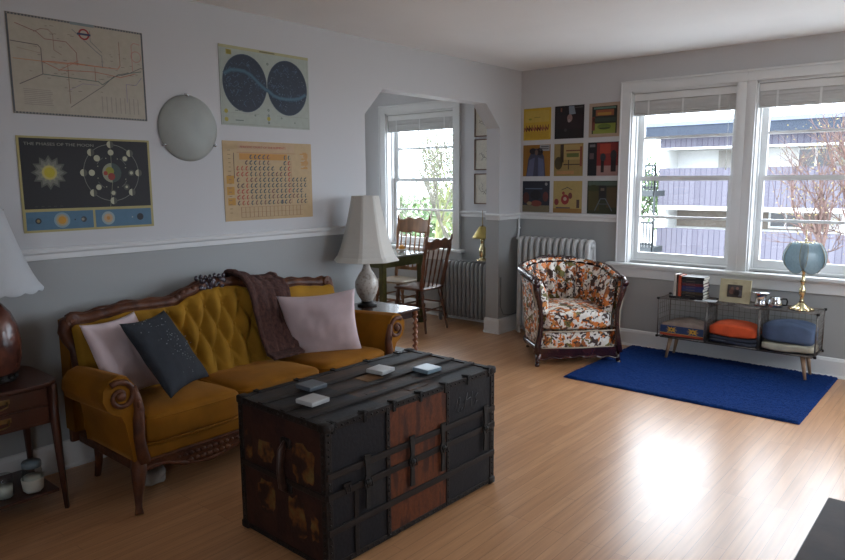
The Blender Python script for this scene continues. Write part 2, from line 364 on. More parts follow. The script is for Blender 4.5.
# ------------------------------------------------------------------ windows
def window(n, x0, x1, casL, casR):
    w = empty('window_%d' % n, (x0, 0, Z0)); w['kind'] = 'structure'
    W = x1-x0; Hh = Z1-Z0
    b = MB()
    b.bb(0, .018, .0, .2, 0, Hh); b.bb(W-.018, W, .0, .2, 0, Hh); b.bb(0, W, .0, .2, Hh-.02, Hh); b.bb(0, W, .05, .2, 0, .02)
    b.bb(.018, .03, .075, .095, 0, Hh); b.bb(W-.03, W-.018, .075, .095, 0, Hh)
    b.build('window_frame', WHITE, w)
    b = MB(); t = .022
    b.bb(-casL, 0.006, -t, 0, -.01, Hh+.0); b.bb(W-.006, W+casR, -t, 0, -.01, Hh)
    b.bb(-casL, W+casR, -t, 0, Hh, Hh+.09)
    if casL > .08: b.bb(-casL, -casL+.014, -t-.008, -t, -.01, Hh+.09)
    if casR > .08: b.bb(W+casR-.014, W+casR, -t-.008, -t, -.01, Hh+.09)
    b.bb(-casL, W+casR, -t-.010, -t, Hh+.072, Hh+.09)
    b.build('window_casing', WHITE, w, bevel=.003)
    for (y, za, zb) in ((.14, Hh/2-.02, Hh-.02), (.10, .02, Hh/2+.02)):
        b = MB(); s = .05
        b.bb(.02, .02+s, y, y+.035, za, zb); b.bb(W-.02-s, W-.02, y, y+.035, za, zb)
        lo = .07 if za < .1 else .04
        b.bb(.02+s, W-.02-s, y+.001, y+.034, za, za+lo); b.bb(.02+s, W-.02-s, y+.001, y+.034, zb-.04, zb)
        zm = (za+lo+zb-.04)/2
        b.bb(.02+s, W-.02-s, y+.005, y+.03, zm-.011, zm+.011)
        sa = b.build('sash', WHITE, w)
        MB().bb(.06, W-.06, y+.016, y+.020, za+.03, zb-.03).build('pane', PANE, sa)
    return w
wn = window(1, *WINS[0], .09, .09)
wr = window(5, 0, RY1-RY0, .09, .09); wr.location = (XR, RY1, Z0); wr.rotation_euler = (0, 0, -pi/2)  # unseen window added in the right wall to brighten the room's far end
wf = window(6, 0, FX1-FX0, .09, .09); wf.location = (FX1, YF, Z0); wf.rotation_euler = (0, 0, pi)  # unseen window added behind the camera as fill for the back wall
wl = window(7, 0, NY1-NY0, .09, .09); wl.location = (XN, NY0, Z0); wl.rotation_euler = (0, 0, pi/2)  # unseen window added to lighten the nook
w1 = window(2, *WINS[1], .09, .065); w2 = window(3, *WINS[2], .065, .065); w3 = window(4, *WINS[3], .065, .09)
def sill(n, x0, x1):
    b = MB(); b.bb(x0, x1, -.075, .06, Z0-.03, Z0); b.bb(x0+.04, x1-.04, -.02, 0, Z0-.13, Z0-.03); b.bb(x0+.04, x1-.04, -.032, 0, Z0-.05, Z0-.03)
    struct(b.build('trim_%d' % n, WHITE, bevel=.006))
sill(5, .97, 4.22); sill(6, -1.98, -.68)
SLAT = pm('grey_blind_slat', (.56, .56, .55), .5, var=.1, scale=4)
SLATW = pm('blind_headrail', (.72, .73, .72), .4, var=.05)
def blind(x0, x1, label):
    r = empty('venetian_blind', (x0+.02, .045, Z1-.022), 0, label, 'blind', None); W = x1-x0-.04
    b = MB(); b.bb(0, W, -.025, .02, -.052, 0); b.bb(-.0, W, -.033, -.027, -.06, -.004); b.build('headrail', SLATW, r, bevel=.002)
    b = MB(); n = 17
    for i in range(n):
        z = -.058-i*.0064
        rz = random.uniform(-.004, .004)
        b.box((W/2, rz*.5, z), (W-.006, .046, .0062), Matrix.Rotation(random.uniform(-.05, .05), 3, 'X'))
    b.build('slats', SLAT, r)
    MB().bb(.002, W-.002, -.024, .024, -.185, -.166).build('bottom_rail', SLAT, r, bevel=.002)
    for x in (.13, W/2, W-.13): MB().bb(x-.008, x+.008, -.0275, -.026, -.18, -.05).build('ladder_tape', SLATW, r)
    b = MB(); b.tube([(W-.05, -.03, -.05), (W-.05, -.032, -.45), (W-.052, -.03, -.62)], .0018, 5); b.lathe([(.002, 0), (.008, -.03), (.004, -.04)], (W-.052, -.03, -.62), 8)
    b.build('lift_cord', SLATW, r)
    return r
blind(*WINS[0], 'raised venetian blind in the dining nook window')
blind(*WINS[1], 'raised grey venetian blind in the window behind the armchair and books')
blind(*WINS[2], 'raised grey venetian blind in the window above the brass lamp with blue glass petals')

# ------------------------------------------------------------------ flat printed things (posters, sleeves)
class Print:
    """printed sheet in its own u,v plane facing local -Y; every colour a material slot"""
    def __init__(s, w, h, paper, thick=.002): s.b = MB(); s.mats = []; s.w = w; s.h = h; s.th = thick; s.k(paper); s.b.bb(0, w, 0, thick, 0, h); s.l = 0
    def k(s, m):
        if isinstance(m, str): m = flat(m)
        if m not in s.mats: s.mats.append(m)
        s.b.cur = s.mats.index(m)
    def y(s, l): return -.0004*l
    def poly(s, pts, m, l=1): s.k(m); s.b.add([(u, s.y(l), v) for u, v in pts], [tuple(range(len(pts)))])
    def rect(s, u0, v0, u1, v1, m, l=1): s.poly([(u0, v0), (u1, v0), (u1, v1), (u0, v1)], m, l)
    def disc(s, u, v, r, m, l=1, n=20, ry=None, a0=0, a1=2*pi):
        s.poly([(u+r*cos(a0+(a1-a0)*i/n), v+(ry or r)*sin(a0+(a1-a0)*i/n)) for i in range(n+(0 if a1-a0 > 6.2 else 1))], m, l)
    def line(s, pts, w, m, l=2):
        for (a, b_), (c, d) in zip(pts, pts[1:]):
            L_ = math.hypot(c-a, d-b_)
            if L_ < 1e-6: continue
            nx, ny = -(d-b_)/L_*w/2, (c-a)/L_*w/2; ex, ey = (c-a)/L_*w/3, (d-b_)/L_*w/3
            s.poly([(a+nx-ex, b_+ny-ey), (a-nx-ex, b_-ny-ey), (c-nx+ex, d-ny+ey), (c+nx+ex, d+ny+ey)], m, l)
    def ring(s, u, v, r, w, m, l=2, n=28, ry=None):
        s.k(m); k = (ry or r)/r
        for i in range(n):
            a, c = 2*pi*i/n, 2*pi*(i+1)/n
            s.b.add([(u+(r+w/2)*cos(a), s.y(l), v+(r+w/2)*k*sin(a)), (u+(r-w/2)*cos(a), s.y(l), v+(r-w/2)*k*sin(a)), (u+(r-w/2)*cos(c), s.y(l), v+(r-w/2)*k*sin(c)), (u+(r+w/2)*cos(c), s.y(l), v+(r+w/2)*k*sin(c))], [(0, 1, 2, 3)])
    def done(s, name, loc, rz, label, cat, group=None, roll=0):
        me = bpy.data.meshes.new(name); me.from_pydata(s.b.v, [], s.b.f)
        for m in s.mats: me.materials.append(m)
        me.polygons.foreach_set('material_index', s.b.mi)
        o = bpy.data.objects.new(name, me); COL.objects.link(o); o.location = loc; o.rotation_euler = (0, roll, rz)
        return tag(o, label, cat, group)
def text(body, size, m, parent, loc, name='lettering', ax=0, sx=1, align='LEFT', rot=None):
    c = bpy.data.curves.new(name, 'FONT'); c.body = body; c.size = size; c.align_x = align; c.extrude = .0002; c.resolution_u = 3
    t = bpy.data.objects.new('t', c); COL.objects.link(t)
    bpy.context.view_layer.update()
    me = bpy.data.meshes.new_from_object(t.evaluated_get(bpy.context.evaluated_depsgraph_get()))
    bpy.data.objects.remove(t)
    for v in me.vertices: v.co.x *= sx
    me.materials.clear(); me.materials.append(m)
    o = bpy.data.objects.new(name, me); COL.objects.link(o); o.parent = parent; o.location = loc; o.rotation_euler = rot or (pi/2, 0, 0)
    return o
LW = pi/2
# --- transit map
P = Print(.685, .475, '#b0a898'); w, h = .685, .475
for (a, b_, c, d) in ((.006, .006, w-.006, .006), (w-.006, .006, w-.006, h-.006), (w-.006, h-.006, .006, h-.006), (.006, h-.006, .006, .006)): P.line([(a, b_), (c, d)], .009, '#55585c', 1)
for i in range(44): P.rect(.006+i*.0153, h-.010, .0125+i*.0153, h-.003, '#8f8d86', 2); P.rect(.006+i*.0153, .003, .0125+i*.0153, .010, '#8f8d86', 2)
P.rect(.300, h-.014, .420, h+.000, '#7d8a8c', 3)
def T(*p): return [(.685*a, .475*b_) for a, b_ in p]
P.line(T((.02, .72), (.20, .71), (.22, .68), (.22, .42), (.06, .30)), .0040, '#6a6260')
P.line(T((.22, .42), (.62, .40), (.65, .37), (.78, .50), (.97, .56)), .0040, '#5f6e66')
P.line(T((.40, .10), (.66, .36), (.74, .47), (.86, .52), (.97, .60)), .0032, '#6a6664')
P.line(T((.22, .55), (.30, .56), (.60, .56), (.78, .56), (.80, .60), (.80, .85)), .0036, '#b8745e')
P.line(T((.03, .55), (.40, .55), (.42, .57), (.72, .56)), .0032, '#b9825e')
P.line(T((.06, .90), (.20, .84), (.25, .78), (.40, .78), (.47, .68), (.47, .55)), .0032, '#8a5e5a')
P.line(T((.18, .84), (.23, .88), (.28, .88), (.31, .84), (.31, .68), (.36, .64)), .0028, '#8a6a62')
P.line(T((.45, .92), (.62, .72), (.66, .68), (.66, .56)), .0032, '#72747c')
P.line(T((.58, .93), (.58, .82), (.66, .72)), .0028, '#6b6f72')
P.line(T((.80, .86), (.80, .60)), .0024, '#5c6260'); P.line(T((.97, .86), (.92, .87), (.90, .84), (.90, .56)), .0032, '#b27a72')
P.ring(.685*.935, .475*.72, .028, .004, '#b08078', 2, 14)
P.line(T((.40, .55), (.40, .40), (.40, .14)), .0028, '#7a5a48'); P.line(T((.22, .55), (.34, .48), (.60, .50), (.80, .47), (.92, .53)), .0028, '#a8553f')
P.line(T((.40, .28), (.50, .36), (.62, .36)), .0024, '#8a7f96'); P.line(T((.84, .20), (.84, .40), (.92, .40), (1-.03, .49)), .0028, '#827a94')
P.line(T((.60, .55), (.60, .40)), .0028, '#8d5a4a'); P.line(T((.06, .66), (.22, .63)), .0024, '#9a8a7c'); P.line(T((.33, .47), (.48, .60)), .0024, '#b06a50')
for i in range(9): P.line(T((.64+i*.036, .07), (.64+i*.036, .24)), .0048, '#979088', 1)
for i in range(9):
    P.rect(.685*.08, .475*(.10+i*.019), .685*(.26+random.random()*.02), .475*(.106+i*.019), '#958e84', 1)
for i in range(60):
    a, b_ = random.choice([(.22, .5), (.4, .5), (.6, .5), (.3, .8), (.5, .4), (.75, .5), (.85, .6)]); a += random.uniform(-.14, .14); b_ += random.uniform(-.14, .14)
    P.rect(.685*a, .475*b_, .685*a+random.uniform(.01, .02), .475*b_+.0025, '#7d756c', 3)
P.ring(.685*.535, .475*.885, .024, .008, '#9a3636', 3); P.rect(.685*.535-.034, .475*.885-.005, .685*.535+.034, .475*.885+.005, '#3c4260', 4)
P.done('transit_map_poster', (.003, -4.575, 1.845), LW, 'cream transit map poster with coloured lines, highest at the far left of the wall', 'poster')
# --- moon phases poster
P = Print(.685, .48, '#a89c66'); w, h = .685, .48
BK = '#17161a'; P.rect(.012, .118, w-.012, h-.010, BK, 1)
P.rect(.014, .012, .345, .104, '#4a6e86', 1); P.rect(.357, .012, w-.014, .104, '#4a6e86', 1)
su, sv = .142, .300
for rr_, m, l in ((.088, '#55564e', 2), (.072, '#74746a', 3), (.050, '#8a8a74', 4)):
    pts = []
    for i in range(24):
        r_ = rr_*(1 if i % 2 == 0 else .72); pts.append((su+r_*cos(2*pi*i/24), sv+r_*sin(2*pi*i/24)))
    P.k(m); o_ = [(su, P.y(l), sv)]+[(u, P.y(l), v) for u, v in pts]; P.b.add(o_, [(0, i+1, (i+1) % 24+1) for i in range(24)])
P.disc(su, sv, .036, '#b8a860', 5); P.disc(su, sv, .026, '#b5a51e', 6)
mu, mv = .462, .300
P.ring(mu, mv, .150, .003, '#77766e', 2, 40)
P.disc(mu, mv, .052, '#3c4a44', 3); P.disc(mu, mv, .052, '#8d8f78', 4, 14, a0=pi/2, a1=3*pi/2); P.disc(mu-.012, mv+.008, .024, '#8c8a28', 5, 10); P.disc(mu-.004, mv-.02, .020, '#8a3028', 6, 10); P.disc(mu-.035, mv-.002, .012, '#9a3a2c', 6, 8)
for i in range(8):
    a = i*pi/4
    for r_, s_ in ((.150, .019), (.108, .017)):
        u, v = mu+r_*cos(a), mv+r_*sin(a)
        P.disc(u, v, s_, '#4d4c44', 4, 14)
        if r_ > .12: P.disc(u, v, s_, '#b3af94', 5, 10, a0=pi/2, a1=3*pi/2)
        else: P.disc(u, v, s_*(.35+.65*abs(sin(a/2+.3))), '#b3af94', 5, 12)
    P.disc(mu+.082*cos(a+.35), mv+.082*sin(a+.35), .003, '#a9a68c', 4, 6)
for a0 in (.5, 2.1, 3.7, 5.3):
    P.line([(mu+.09*cos(a0+k*.1), mv+.09*sin(a0+k*.1)) for k in range(6)], .002, '#77766e', 3)
P.line([(mu, mv+.05), (mu, h-.012)], .002, '#8d8a70', 3); P.line([(mu-.02, .12), (mu, mv-.05)], .002, '#8d8a70', 3)
for u, r_, m, l in ((.185, .040, '#7f97a0', 2), (.185, .030, '#a99a78', 3), (.185, .020, '#c08a28', 4), (.425, .036, '#8fa0a0', 2), (.425, .024, '#b89a78', 3), (.425, .010, '#b8803c', 4), (.605, .019, '#151a22', 3), (.070, .015, '#2c3136', 3), (.070, .008, '#8e7a4c', 4), (.295, .015, '#31363a', 3), (.290, .008, '#8a8478', 4), (.250, .004, '#22303a', 3), (.560, .004, '#9aa2a0', 3)):
    P.disc(u, .058, r_, m, l)
for i in range(6): P.line([(.02+.005*i, .045), (.02+.005*i, .075)], .001, '#2c4a60', 2)
for i in range(5): P.rect(.06+i*.03, .128, .075+i*.03, .132, '#3a3934', 2)
mo = P.done('moon_phases_poster', (.003, -4.575, 1.26), LW, 'black poster of sun and moon phases with blue strips, below the transit map', 'poster')
text('THE PHASES OF THE MOON', .021, flat('#8d8b80'), mo, (.03, -.003, .435), sx=1.3)
# --- star chart
P = Print(.70, .48, '#a3aaa0'); w, h = .70, .48
P.rect(0, h-.018, w, h, '#a8a47c', 1)
for (a, b_, c, d) in ((.01, .01, w-.01, .01), (w-.012, .01, w-.012, h-.03), (.012, .01, .012, h-.03), (.01, .078, .28, .078), (.42, .078, w-.01, .078)): P.line([(a, b_), (c, d)], .002, '#8f9488', 2)
rnd = random.Random(4)
for cu in (.183, .517):
    P.disc(cu, .262, .165, '#1d2a3c', 2, 48, ry=.176); P.ring(cu, .262, .164, .004, '#3c4a5c', 3, 48, ry=.175)
    for k in (1, 2): P.ring(cu, .262, .055*k, .0012, '#2f3e52', 3, 32)
    for i in range(12): P.line([(cu, .262), (cu+.16*cos(i*pi/6), .262+.17*sin(i*pi/6))], .001, '#2b394d', 3)
    for i in range(120):
        r_ = .155*sqrt(rnd.random()); a = rnd.random()*6.28
        u, v = cu+r_*cos(a), .262+r_*sin(a); P.disc(u, v, rnd.choice((.0014, .002, .003)), rnd.choice(('#5d7488', '#48607a', '#7a8a92')), 5, 5)
    for i in range(34):
        r_ = .145*sqrt(rnd.random()); a = rnd.random()*6.28; u, v = cu+r_*cos(a), .262+r_*sin(a)
        pts = [(u, v)]
        for k in range(3):
            q = (pts[-1][0]+rnd.uniform(-.022, .022), pts[-1][1]+rnd.uniform(-.022, .022))
            if math.hypot(q[0]-cu, q[1]-.262) < .155: pts.append(q)
        P.line(pts, .002, '#4d647c', 4)
mw = [(.035, .31), (.08, .335), (.13, .338), (.18, .335), (.23, .315), (.27, .285), (.31, .255), (.345, .235)]
for j, (wd, m) in enumerate(((.026, '#2f4a5e'), (.013, '#446577'))):
    P.line([(u, v) for u, v in mw], wd, m, 4+j)
    P.line([(u, v) for u, v in ((.355, .235), (.40, .205), (.45, .192), (.51, .190), (.57, .195), (.62, .205), (.665, .23))], wd, m, 4+j)
for u, v, r_ in ((.355, .075, .010), (.355, .11, .010), (.355, .03, .010), (.25, .07, .007), (.46, .065, .007), (.36, .40, .010), (.57, .04, .006)): P.ring(u, v, r_*.6, r_*.5, '#5f6a66', 3, 10)
for u, v in ((.035, .035), (.035, .085), (.07, .44), (.355, .055)): P.disc(u, v, .014, '#a59a3e', 3, 8)
P.rect(.05, .425, .09, .455, '#a89d50', 3); P.rect(.30, h-.014, .42, h-.006, '#6f6a48', 2)
for u in (.10, .13): P.rect(u, .03, u+.03, .036, '#66706a', 3); P.rect(u, .09, u+.025, .095, '#66706a', 3)
P.done('star_chart_poster', (.003, -3.41, 1.855), LW, 'pale star chart poster with two dark blue sky hemispheres', 'poster')
# --- periodic chart
P = Print(.71, .50, '#b59a70'); w, h = .71, .50
P.rect(.11, .44, .56, .49, '#b79a76', 1); P.rect(.12, .385, .50, .425, '#b9843a', 1)
for v in (.335, .30, .20, .13, .09): pass
P.rect(.02, .235, .075, .285, '#b5842e', 1); P.rect(.02, .165, .075, .215, '#b5842e', 1); P.rect(.025, .10, .08, .145, '#b5842e', 1)
for i in range(14): P.rect(.60+rnd.random()*.06, .33+i*.008, .66+rnd.random()*.02, .336+i*.008, '#b5803a', 2)
P.line([(.078, .27), (.078, .425)], .005, '#4a3838', 2)
for i in range(16): P.line([(.12+i*.032, .02), (.12+i*.032, .085)], .003, '#6e3f30', 2)
for v in (.02, .052, .085): P.line([(.12, v), (.62, v)], .0015, '#8a5a40', 2)
for row in range(9):
    for c in range(17):
        u = .10+c*.034; v = .10+row*.0365
        if row > 6 and not (1 < c < 8 or c > 10): continue
        if c > 12 and row > 4: continue
        if rnd.random() < .05: continue
        col = rnd.choice(('#3f4c50', '#3f4c50', '#4a5654', '#6d4a44')) if 2 < c else rnd.choice(('#a04a38', '#5a4646'))
        if c in (1, 2, 12) and rnd.random() < .6: col = '#a54636'
        kk = rnd.random()*.005
        P.line([(u+.006, v), (u-kk, v+.006), (u-kk+.002, v+.016), (u+.008+kk, v+.024)], .0075, col, 2)
        P.rect(u+.010, v+.002, u+.022, v+.0045, '#7e6a52', 2); P.rect(u+.010, v+.008, u+.020, v+.010, '#86705a', 2)
for i in range(16): P.rect(.03+.01*rnd.random(), .05+i*.026, .055, .054+i*.026, '#7e684a', 2)
P.line([(.53, .38), (.53, .10)], .002, '#a04a38', 2); P.rect(.445, .10, .455, .125, '#2e3c50', 3)
P.line([(.10, .43), (.57, .43)], .002, '#a05a48', 2)
pc = P.done('periodic_chart_poster', (.003, -3.415, 1.26), LW, 'orange and cream periodic chart poster, below the star chart', 'poster')
text('PERIODIC CHART OF THE ELEMENTS', .0195, flat('#a84238'), pc, (.125, -.003, .458), sx=1.12)

# --- nine record sleeves (plain stand-ins in the same colours and layout)
def sleeve(i, j, paper, shapes, label, du=0, dv=0, roll=0):
    P = Print(.302, .302, paper, .004); s = .302
    for sh in shapes:
        k, m, l = sh[0], sh[1], sh[2]; a = [x*s for x in sh[3]]
        if k == 'r': P.rect(a[0], a[1], a[2], a[3], m, l)
        if k == 'd': P.disc(a[0], a[1], a[2], m, l, ry=a[3] if len(a) > 3 else None)
        if k == 'p': P.poly([(a[q], a[q+1]) for q in range(0, len(a), 2)], m, l)
        if k == 'l': P.line([(a[q], a[q+1]) for q in range(1, len(a)-1, 2)], a[0], m, l)
    P.done('record_sleeve', (.035+i*.345+du, -.0055, 1.885-j*.348+dv), 0, label, 'record sleeve', 'record sleeves on the wall by the window', roll=roll)
sq = [('l', c, 2, (.03, .02+k*.1, .28, .05+k*.1, .40, .10+k*.1, .30, .12+k*.1, .46)) for k, c in zip(range(9), ('#8a4a30', '#4a1c14', '#6b2a1c', '#a05a40', '#7a3a20', '#5a1a14', '#8a5040', '#94603a', '#7a3a28'))]
sleeve(0, 0, '#c2a032', [('r', '#b59228', 1, (.06, .04, .94, .26)), ('r', '#c0a44a', 1, (.06, .56, .94, .92)), ('d', '#8f8c30', 2, (.25, .66, .06, .03)), ('r', '#8a8038', 2, (.4, .70, .62, .72))]+sq, 'yellow record sleeve with a red brown scrawl, top left of nine')
sleeve(1, 0, '#171113', [('r', '#221417', 1, (.02, .3, .98, .72)), ('p', '#77808a', 2, (.48, .98, .66, .98, .72, .74, .5, .72)), ('d', '#8a6c68', 3, (.52, .62, .09, .12)), ('d', '#9a8a88', 4, (.50, .54, .05)), ('r', '#7a4434', 3, (.20, .82, .25, .94)), ('r', '#5a5458', 3, (.70, .92, .96, .94)), ('d', '#3a3034', 3, (.38, .26, .05))], 'nearly black record sleeve with a pale glow, top middle of nine')
sleeve(2, 0, '#a58f7c', [('r', '#20241c', 1, (.10, .10, .90, .90)), ('r', '#7c8434', 2, (.14, .10, .86, .40)), ('r', '#8a5030', 2, (.22, .62, .80, .80)), ('r', '#a07a34', 3, (.28, .64, .72, .72)), ('r', '#2c3830', 3, (.14, .45, .86, .56)), ('d', '#5a6a28', 3, (.5, .30, .22, .09)), ('r', '#5a7a6c', 3, (.15, .82, .86, .88)), ('r', '#22281a', 4, (.35, .24, .68, .27)), ('r', '#6a2c20', 3, (.10, .2, .2, .6))], 'cream bordered record sleeve with a green and orange picture, top right of nine', du=.008)
sleeve(0, 1, '#8c6018', [('p', '#3c3e52', 2, (.12, .0, .84, .0, .78, .62, .62, .88, .36, .88, .20, .56)), ('p', '#565b78', 3, (.14, 0, .38, 0, .44, .6, .24, .52)), ('p', '#565b78', 3, (.56, 0, .80, 0, .76, .54, .56, .6)), ('d', '#2a2226', 4, (.36, .80, .12, .10)), ('d', '#2a2226', 4, (.62, .78, .12, .12)), ('d', '#6a5448', 5, (.50, .76, .06, .09)), ('r', '#8f9296', 4, (.62, .80, .98, .99)), ('r', '#3c3c3c', 5, (.66, .86, .94, .88)), ('r', '#3c3c3c', 5, (.66, .92, .94, .945))], 'ochre record sleeve with two blue grey robed shapes, middle left of nine')
sleeve(1, 1, '#8f7a48', [('r', '#a58d58', 1, (.30, .50, .96, .96)), ('r', '#3a2c1c', 2, (.22, .42, .34, .98)), ('r', '#5a6430', 2, (.44, .58, .86, .70)), ('r', '#6a3c24', 2, (.42, .76, .90, .80)), ('d', '#42391f', 2, (.16, .4, .14, .2)), ('r', '#a87c50', 2, (.1, .06, .7, .16)), ('r', '#3c2c20', 3, (.5, .2, .53, .5)), ('r', '#3c2c20', 3, (.34, .34, .9, .37)), ('r', '#7a3c28', 2, (.90, .3, .97, .9))], 'tan and olive record sleeve with a busy village scene, centre of nine')
sleeve(2, 1, '#14141a', [('r', '#7c2420', 2, (.30, .20, .98, .98)), ('r', '#a03a26', 3, (.40, .66, .74, .94)), ('r', '#9c7a74', 3, (.30, .0, .98, .30)), ('r', '#1a1416', 4, (.44, .1, .54, .62)), ('r', '#1a1416', 4, (.76, .12, .92, .66)), ('d', '#33343a', 5, (.5, .55, .09, .12)), ('d', '#26262a', 5, (.84, .6, .1, .16)), ('r', '#6a6a6e', 2, (.06, .86, .24, .94)), ('r', '#5a4648', 2, (.06, .5, .2, .68))], 'black and red record sleeve with dark standing shapes, middle right of nine', du=.006)
sleeve(0, 2, '#1e2230', [('r', '#6e6650', 2, (.0, .0, 1, .22)), ('r', '#5b6a80', 2, (.10, .74, .74, .77)), ('d', '#70342c', 3, (.52, .28, .2, .1)), ('d', '#4a241c', 3, (.14, .46, .12, .18)), ('d', '#5a2a26', 3, (.86, .50, .1, .16)), ('d', '#8a8a8c', 3, (.88, .90, .05)), ('d', '#17171c', 3, (.5, .55, .2, .16)), ('d', '#8a7a58', 3, (.26, .28, .1, .06))], 'navy record sleeve with a red cluster near its base, bottom left of nine')
sleeve(1, 2, '#a8935c', [('r', '#8f6a34', 2, (.0, .0, 1, .14)), ('d', '#8a2a2c', 3, (.42, .42, .14, .16)), ('d', '#aa9a8a', 4, (.42, .44, .06)), ('d', '#7a3030', 3, (.12, .34, .08, .1)), ('d', '#6a3a34', 3, (.60, .54, .07, .1)), ('r', '#4a342c', 3, (.82, .16, .92, .42)), ('l', '#3a3a40', 3, (.02, .3, .72, .5, .80, .66, .72)), ('d', '#8a3a34', 3, (.36, .62, .05)), ('r', '#5a4a50', 3, (.1, .14, .6, .18))], 'cream record sleeve with small red figures, bottom middle of nine')
sleeve(2, 2, '#2e3320', [('r', '#4c5c50', 1, (.02, .86, .98, .98)), ('r', '#46401f', 2, (.04, .1, .40, .70)), ('r', '#4c3c22', 2, (.64, .2, .96, .8)), ('r', '#1d1c1c', 3, (.38, .42, .62, .86)), ('l', '#5c666e', 4, (.03, .26, .1, .44, .46, .6, .46, .82, .1)), ('l', '#4a5258', 4, (.025, .34, .3, .7, .3)), ('r', '#6a5c50', 4, (.44, .70, .56, .78)), ('d', '#33391c', 3, (.2, .78, .16, .1))], 'dark olive record sleeve with a seated dark shape, bottom right of nine', du=.012)
# ------------------------------------------------------------------ shared shapes
def interp(pts, t):
    if t <= pts[0][0]: return pts[0][1]
    for (a, b_), (c, d) in zip(pts, pts[1:]):
        if t <= c:
            k = (t-a)/(c-a); k = k*k*(3-2*k); return b_+(d-b_)*k
    return pts[-1][1]
def sp(v, e): return math.copysign(abs(v)**e, v)
def superbox(b, c, d, e=.3, n=28, fn=None):
    def f(u, v):
        a = 2*pi*u; p = -pi/2+pi*v
        x = sp(cos(p), e)*sp(cos(a), e)*d[0]/2; y = sp(cos(p), e)*sp(sin(a), e)*d[1]/2; z = sp(sin(p), e)*d[2]/2
        if fn: x, y, z = fn(x, y, z)
        return (c[0]+x, c[1]+y, c[2]+z)
    b.grid(f, n*2, n, cu=True)
def pillow(name, s, th, mat_, center, aa, label, group=None, seed=0, h=None):
    h = h or s; b = MB()
    for sg in (-1, 1):
        def f(u, v):
            U, V = 2*u-1, 2*v-1
            t = ((1-U*U)*(1-V*V))
            X = s/2*U*(1-.10*(1-V*V)); Z = h/2*V*(1-.10*(1-U*U))
            wr = noise.noise(Vector((X*9+seed, Z*9, sg*3)))*.010+noise.noise(Vector((X*22+seed, Z*14, sg*5)))*.004
            Y = sg*(th/2*t**.42+wr*min(1, t*4))
            return (X, Y, Z)
        b.grid(f, 33, 33)
    o = b.build(name, mat_)
    v = Vector(aa); R_ = Matrix.Rotation(v.length, 4, v.normalized()); R_.translation = Vector(center); o.matrix_world = R_
    return tag(o, label, 'pillow', group)
def bead_leg(b, x, y, z0, z1, r, tilt=(0, 0)):
    """turned leg: rings and swellings along its length; tilt = xy offset at the foot"""
    pts, R_ = [], []
    n = 26
    for i in range(n):
        k = i/(n-1); z = z0+(z1-z0)*k
        q = r*(.55+.35*k)
        if .62 < k < .70 or .30 < k < .34: q = r*1.15
        if .70 <= k < .76: q = r*.62
        if .76 <= k < .92: q = r*(.8+.4*sin((k-.76)/.16*pi))
        pts.append((x+tilt[0]*(1-k), y+tilt[1]*(1-k), z)); R_.append(q)
    b.tube(pts, R_, 10)

# ------------------------------------------------------------------ wall sconce
r = empty('wall_sconce', (0, -3.64, 1.82), 0, 'round frosted glass wall light between the posters', 'wall light')
FROST = pm('frosted_glass_shade', (.36, .385, .36), .5, var=.12, scale=7)
b = MB(); b.lathe([(.0, .052), (.04, .051), (.09, .046), (.14, .034), (.175, .019), (.19, .009), (.192, .004), (.18, .002)], (0, 0, 0), 40, 'x'); b.build('glass_shade', FROST, r)
b = MB(); b.lathe([(.14, 0), (.14, .012), (.11, .02)], (0, 0, 0), 32, 'x'); b.build('back_plate', CHROME, r)
for a in (92, 212, 330):
    a = radians(a); b = MB(); yy, zz = .19*cos(a), .19*sin(a)
    b.ball((.020, yy, zz), .010, 8); b.tube([(0, yy*1.03, zz*1.03), (.02, yy*1.03, zz*1.03)], .005, 8); b.build('clip', CHROME, r)

# ------------------------------------------------------------------ sofa
YC = -3.62; SX = .07
sofa = empty('sofa', (SX, YC, 0), 0, 'mustard velvet sofa with tufted back and carved wooden frame', 'sofa')
CRP = [(0, .930), (.10, .925), (.20, .900), (.30, .862), (.42, .862), (.56, .868), (.70, .852), (.78, .842), (.84, .845), (.88, .825)]
def zc(t): return interp(CRP, abs(t))
def xback(z): return .14+(.95-z)*.27-.01     # local x of the back's front face
def tuft(t, z):
    w_, h_ = .115, .125; a = (t+.012)/w_; bb_ = (z-.80)/h_
    if abs(t) < .47:
        p, q = a-bb_/2, a+bb_/2
        d = (abs(sin(pi*p))*abs(sin(pi*q)))**.6
        v = abs(sin(pi*a))**.5
        if bb_ > 0: k = min(1, bb_*1.5); d = d*(1-k)+v*k
        if bb_ < -2: k = min(1, (-2-bb_)*1.5); d = d*(1-k)+abs(sin(pi*a))**.5*k
        e = min(1, (.47-abs(t))/.05)
        return .056*d*e+.03*(1-e)
    return .030+.004*abs(sin(pi*(t/.15)))
def backf(u, v):
    t = -.865+1.73*u; z0 = .40; z1 = zc(t)-.035; z = z0+(z1-z0)*v
    edge = min(1, v/.04, (1-v)/.10, (1-abs(2*u-1))/.03) if 0 < v < 1 and 0 < u < 1 else 0
    return (xback(z)+tuft(t, z)*max(0, edge)**.5, t, z)
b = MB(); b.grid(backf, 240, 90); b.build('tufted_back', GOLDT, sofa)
ts = [-.86+1.72*i/60 for i in range(61)]
b = MB(); b.prism([(t, zc(t)-.02) for t in ts]+[(.86, .24), (-.86, .24)], 'x', .0, .10)
b.build('back_panel', GOLD, sofa)
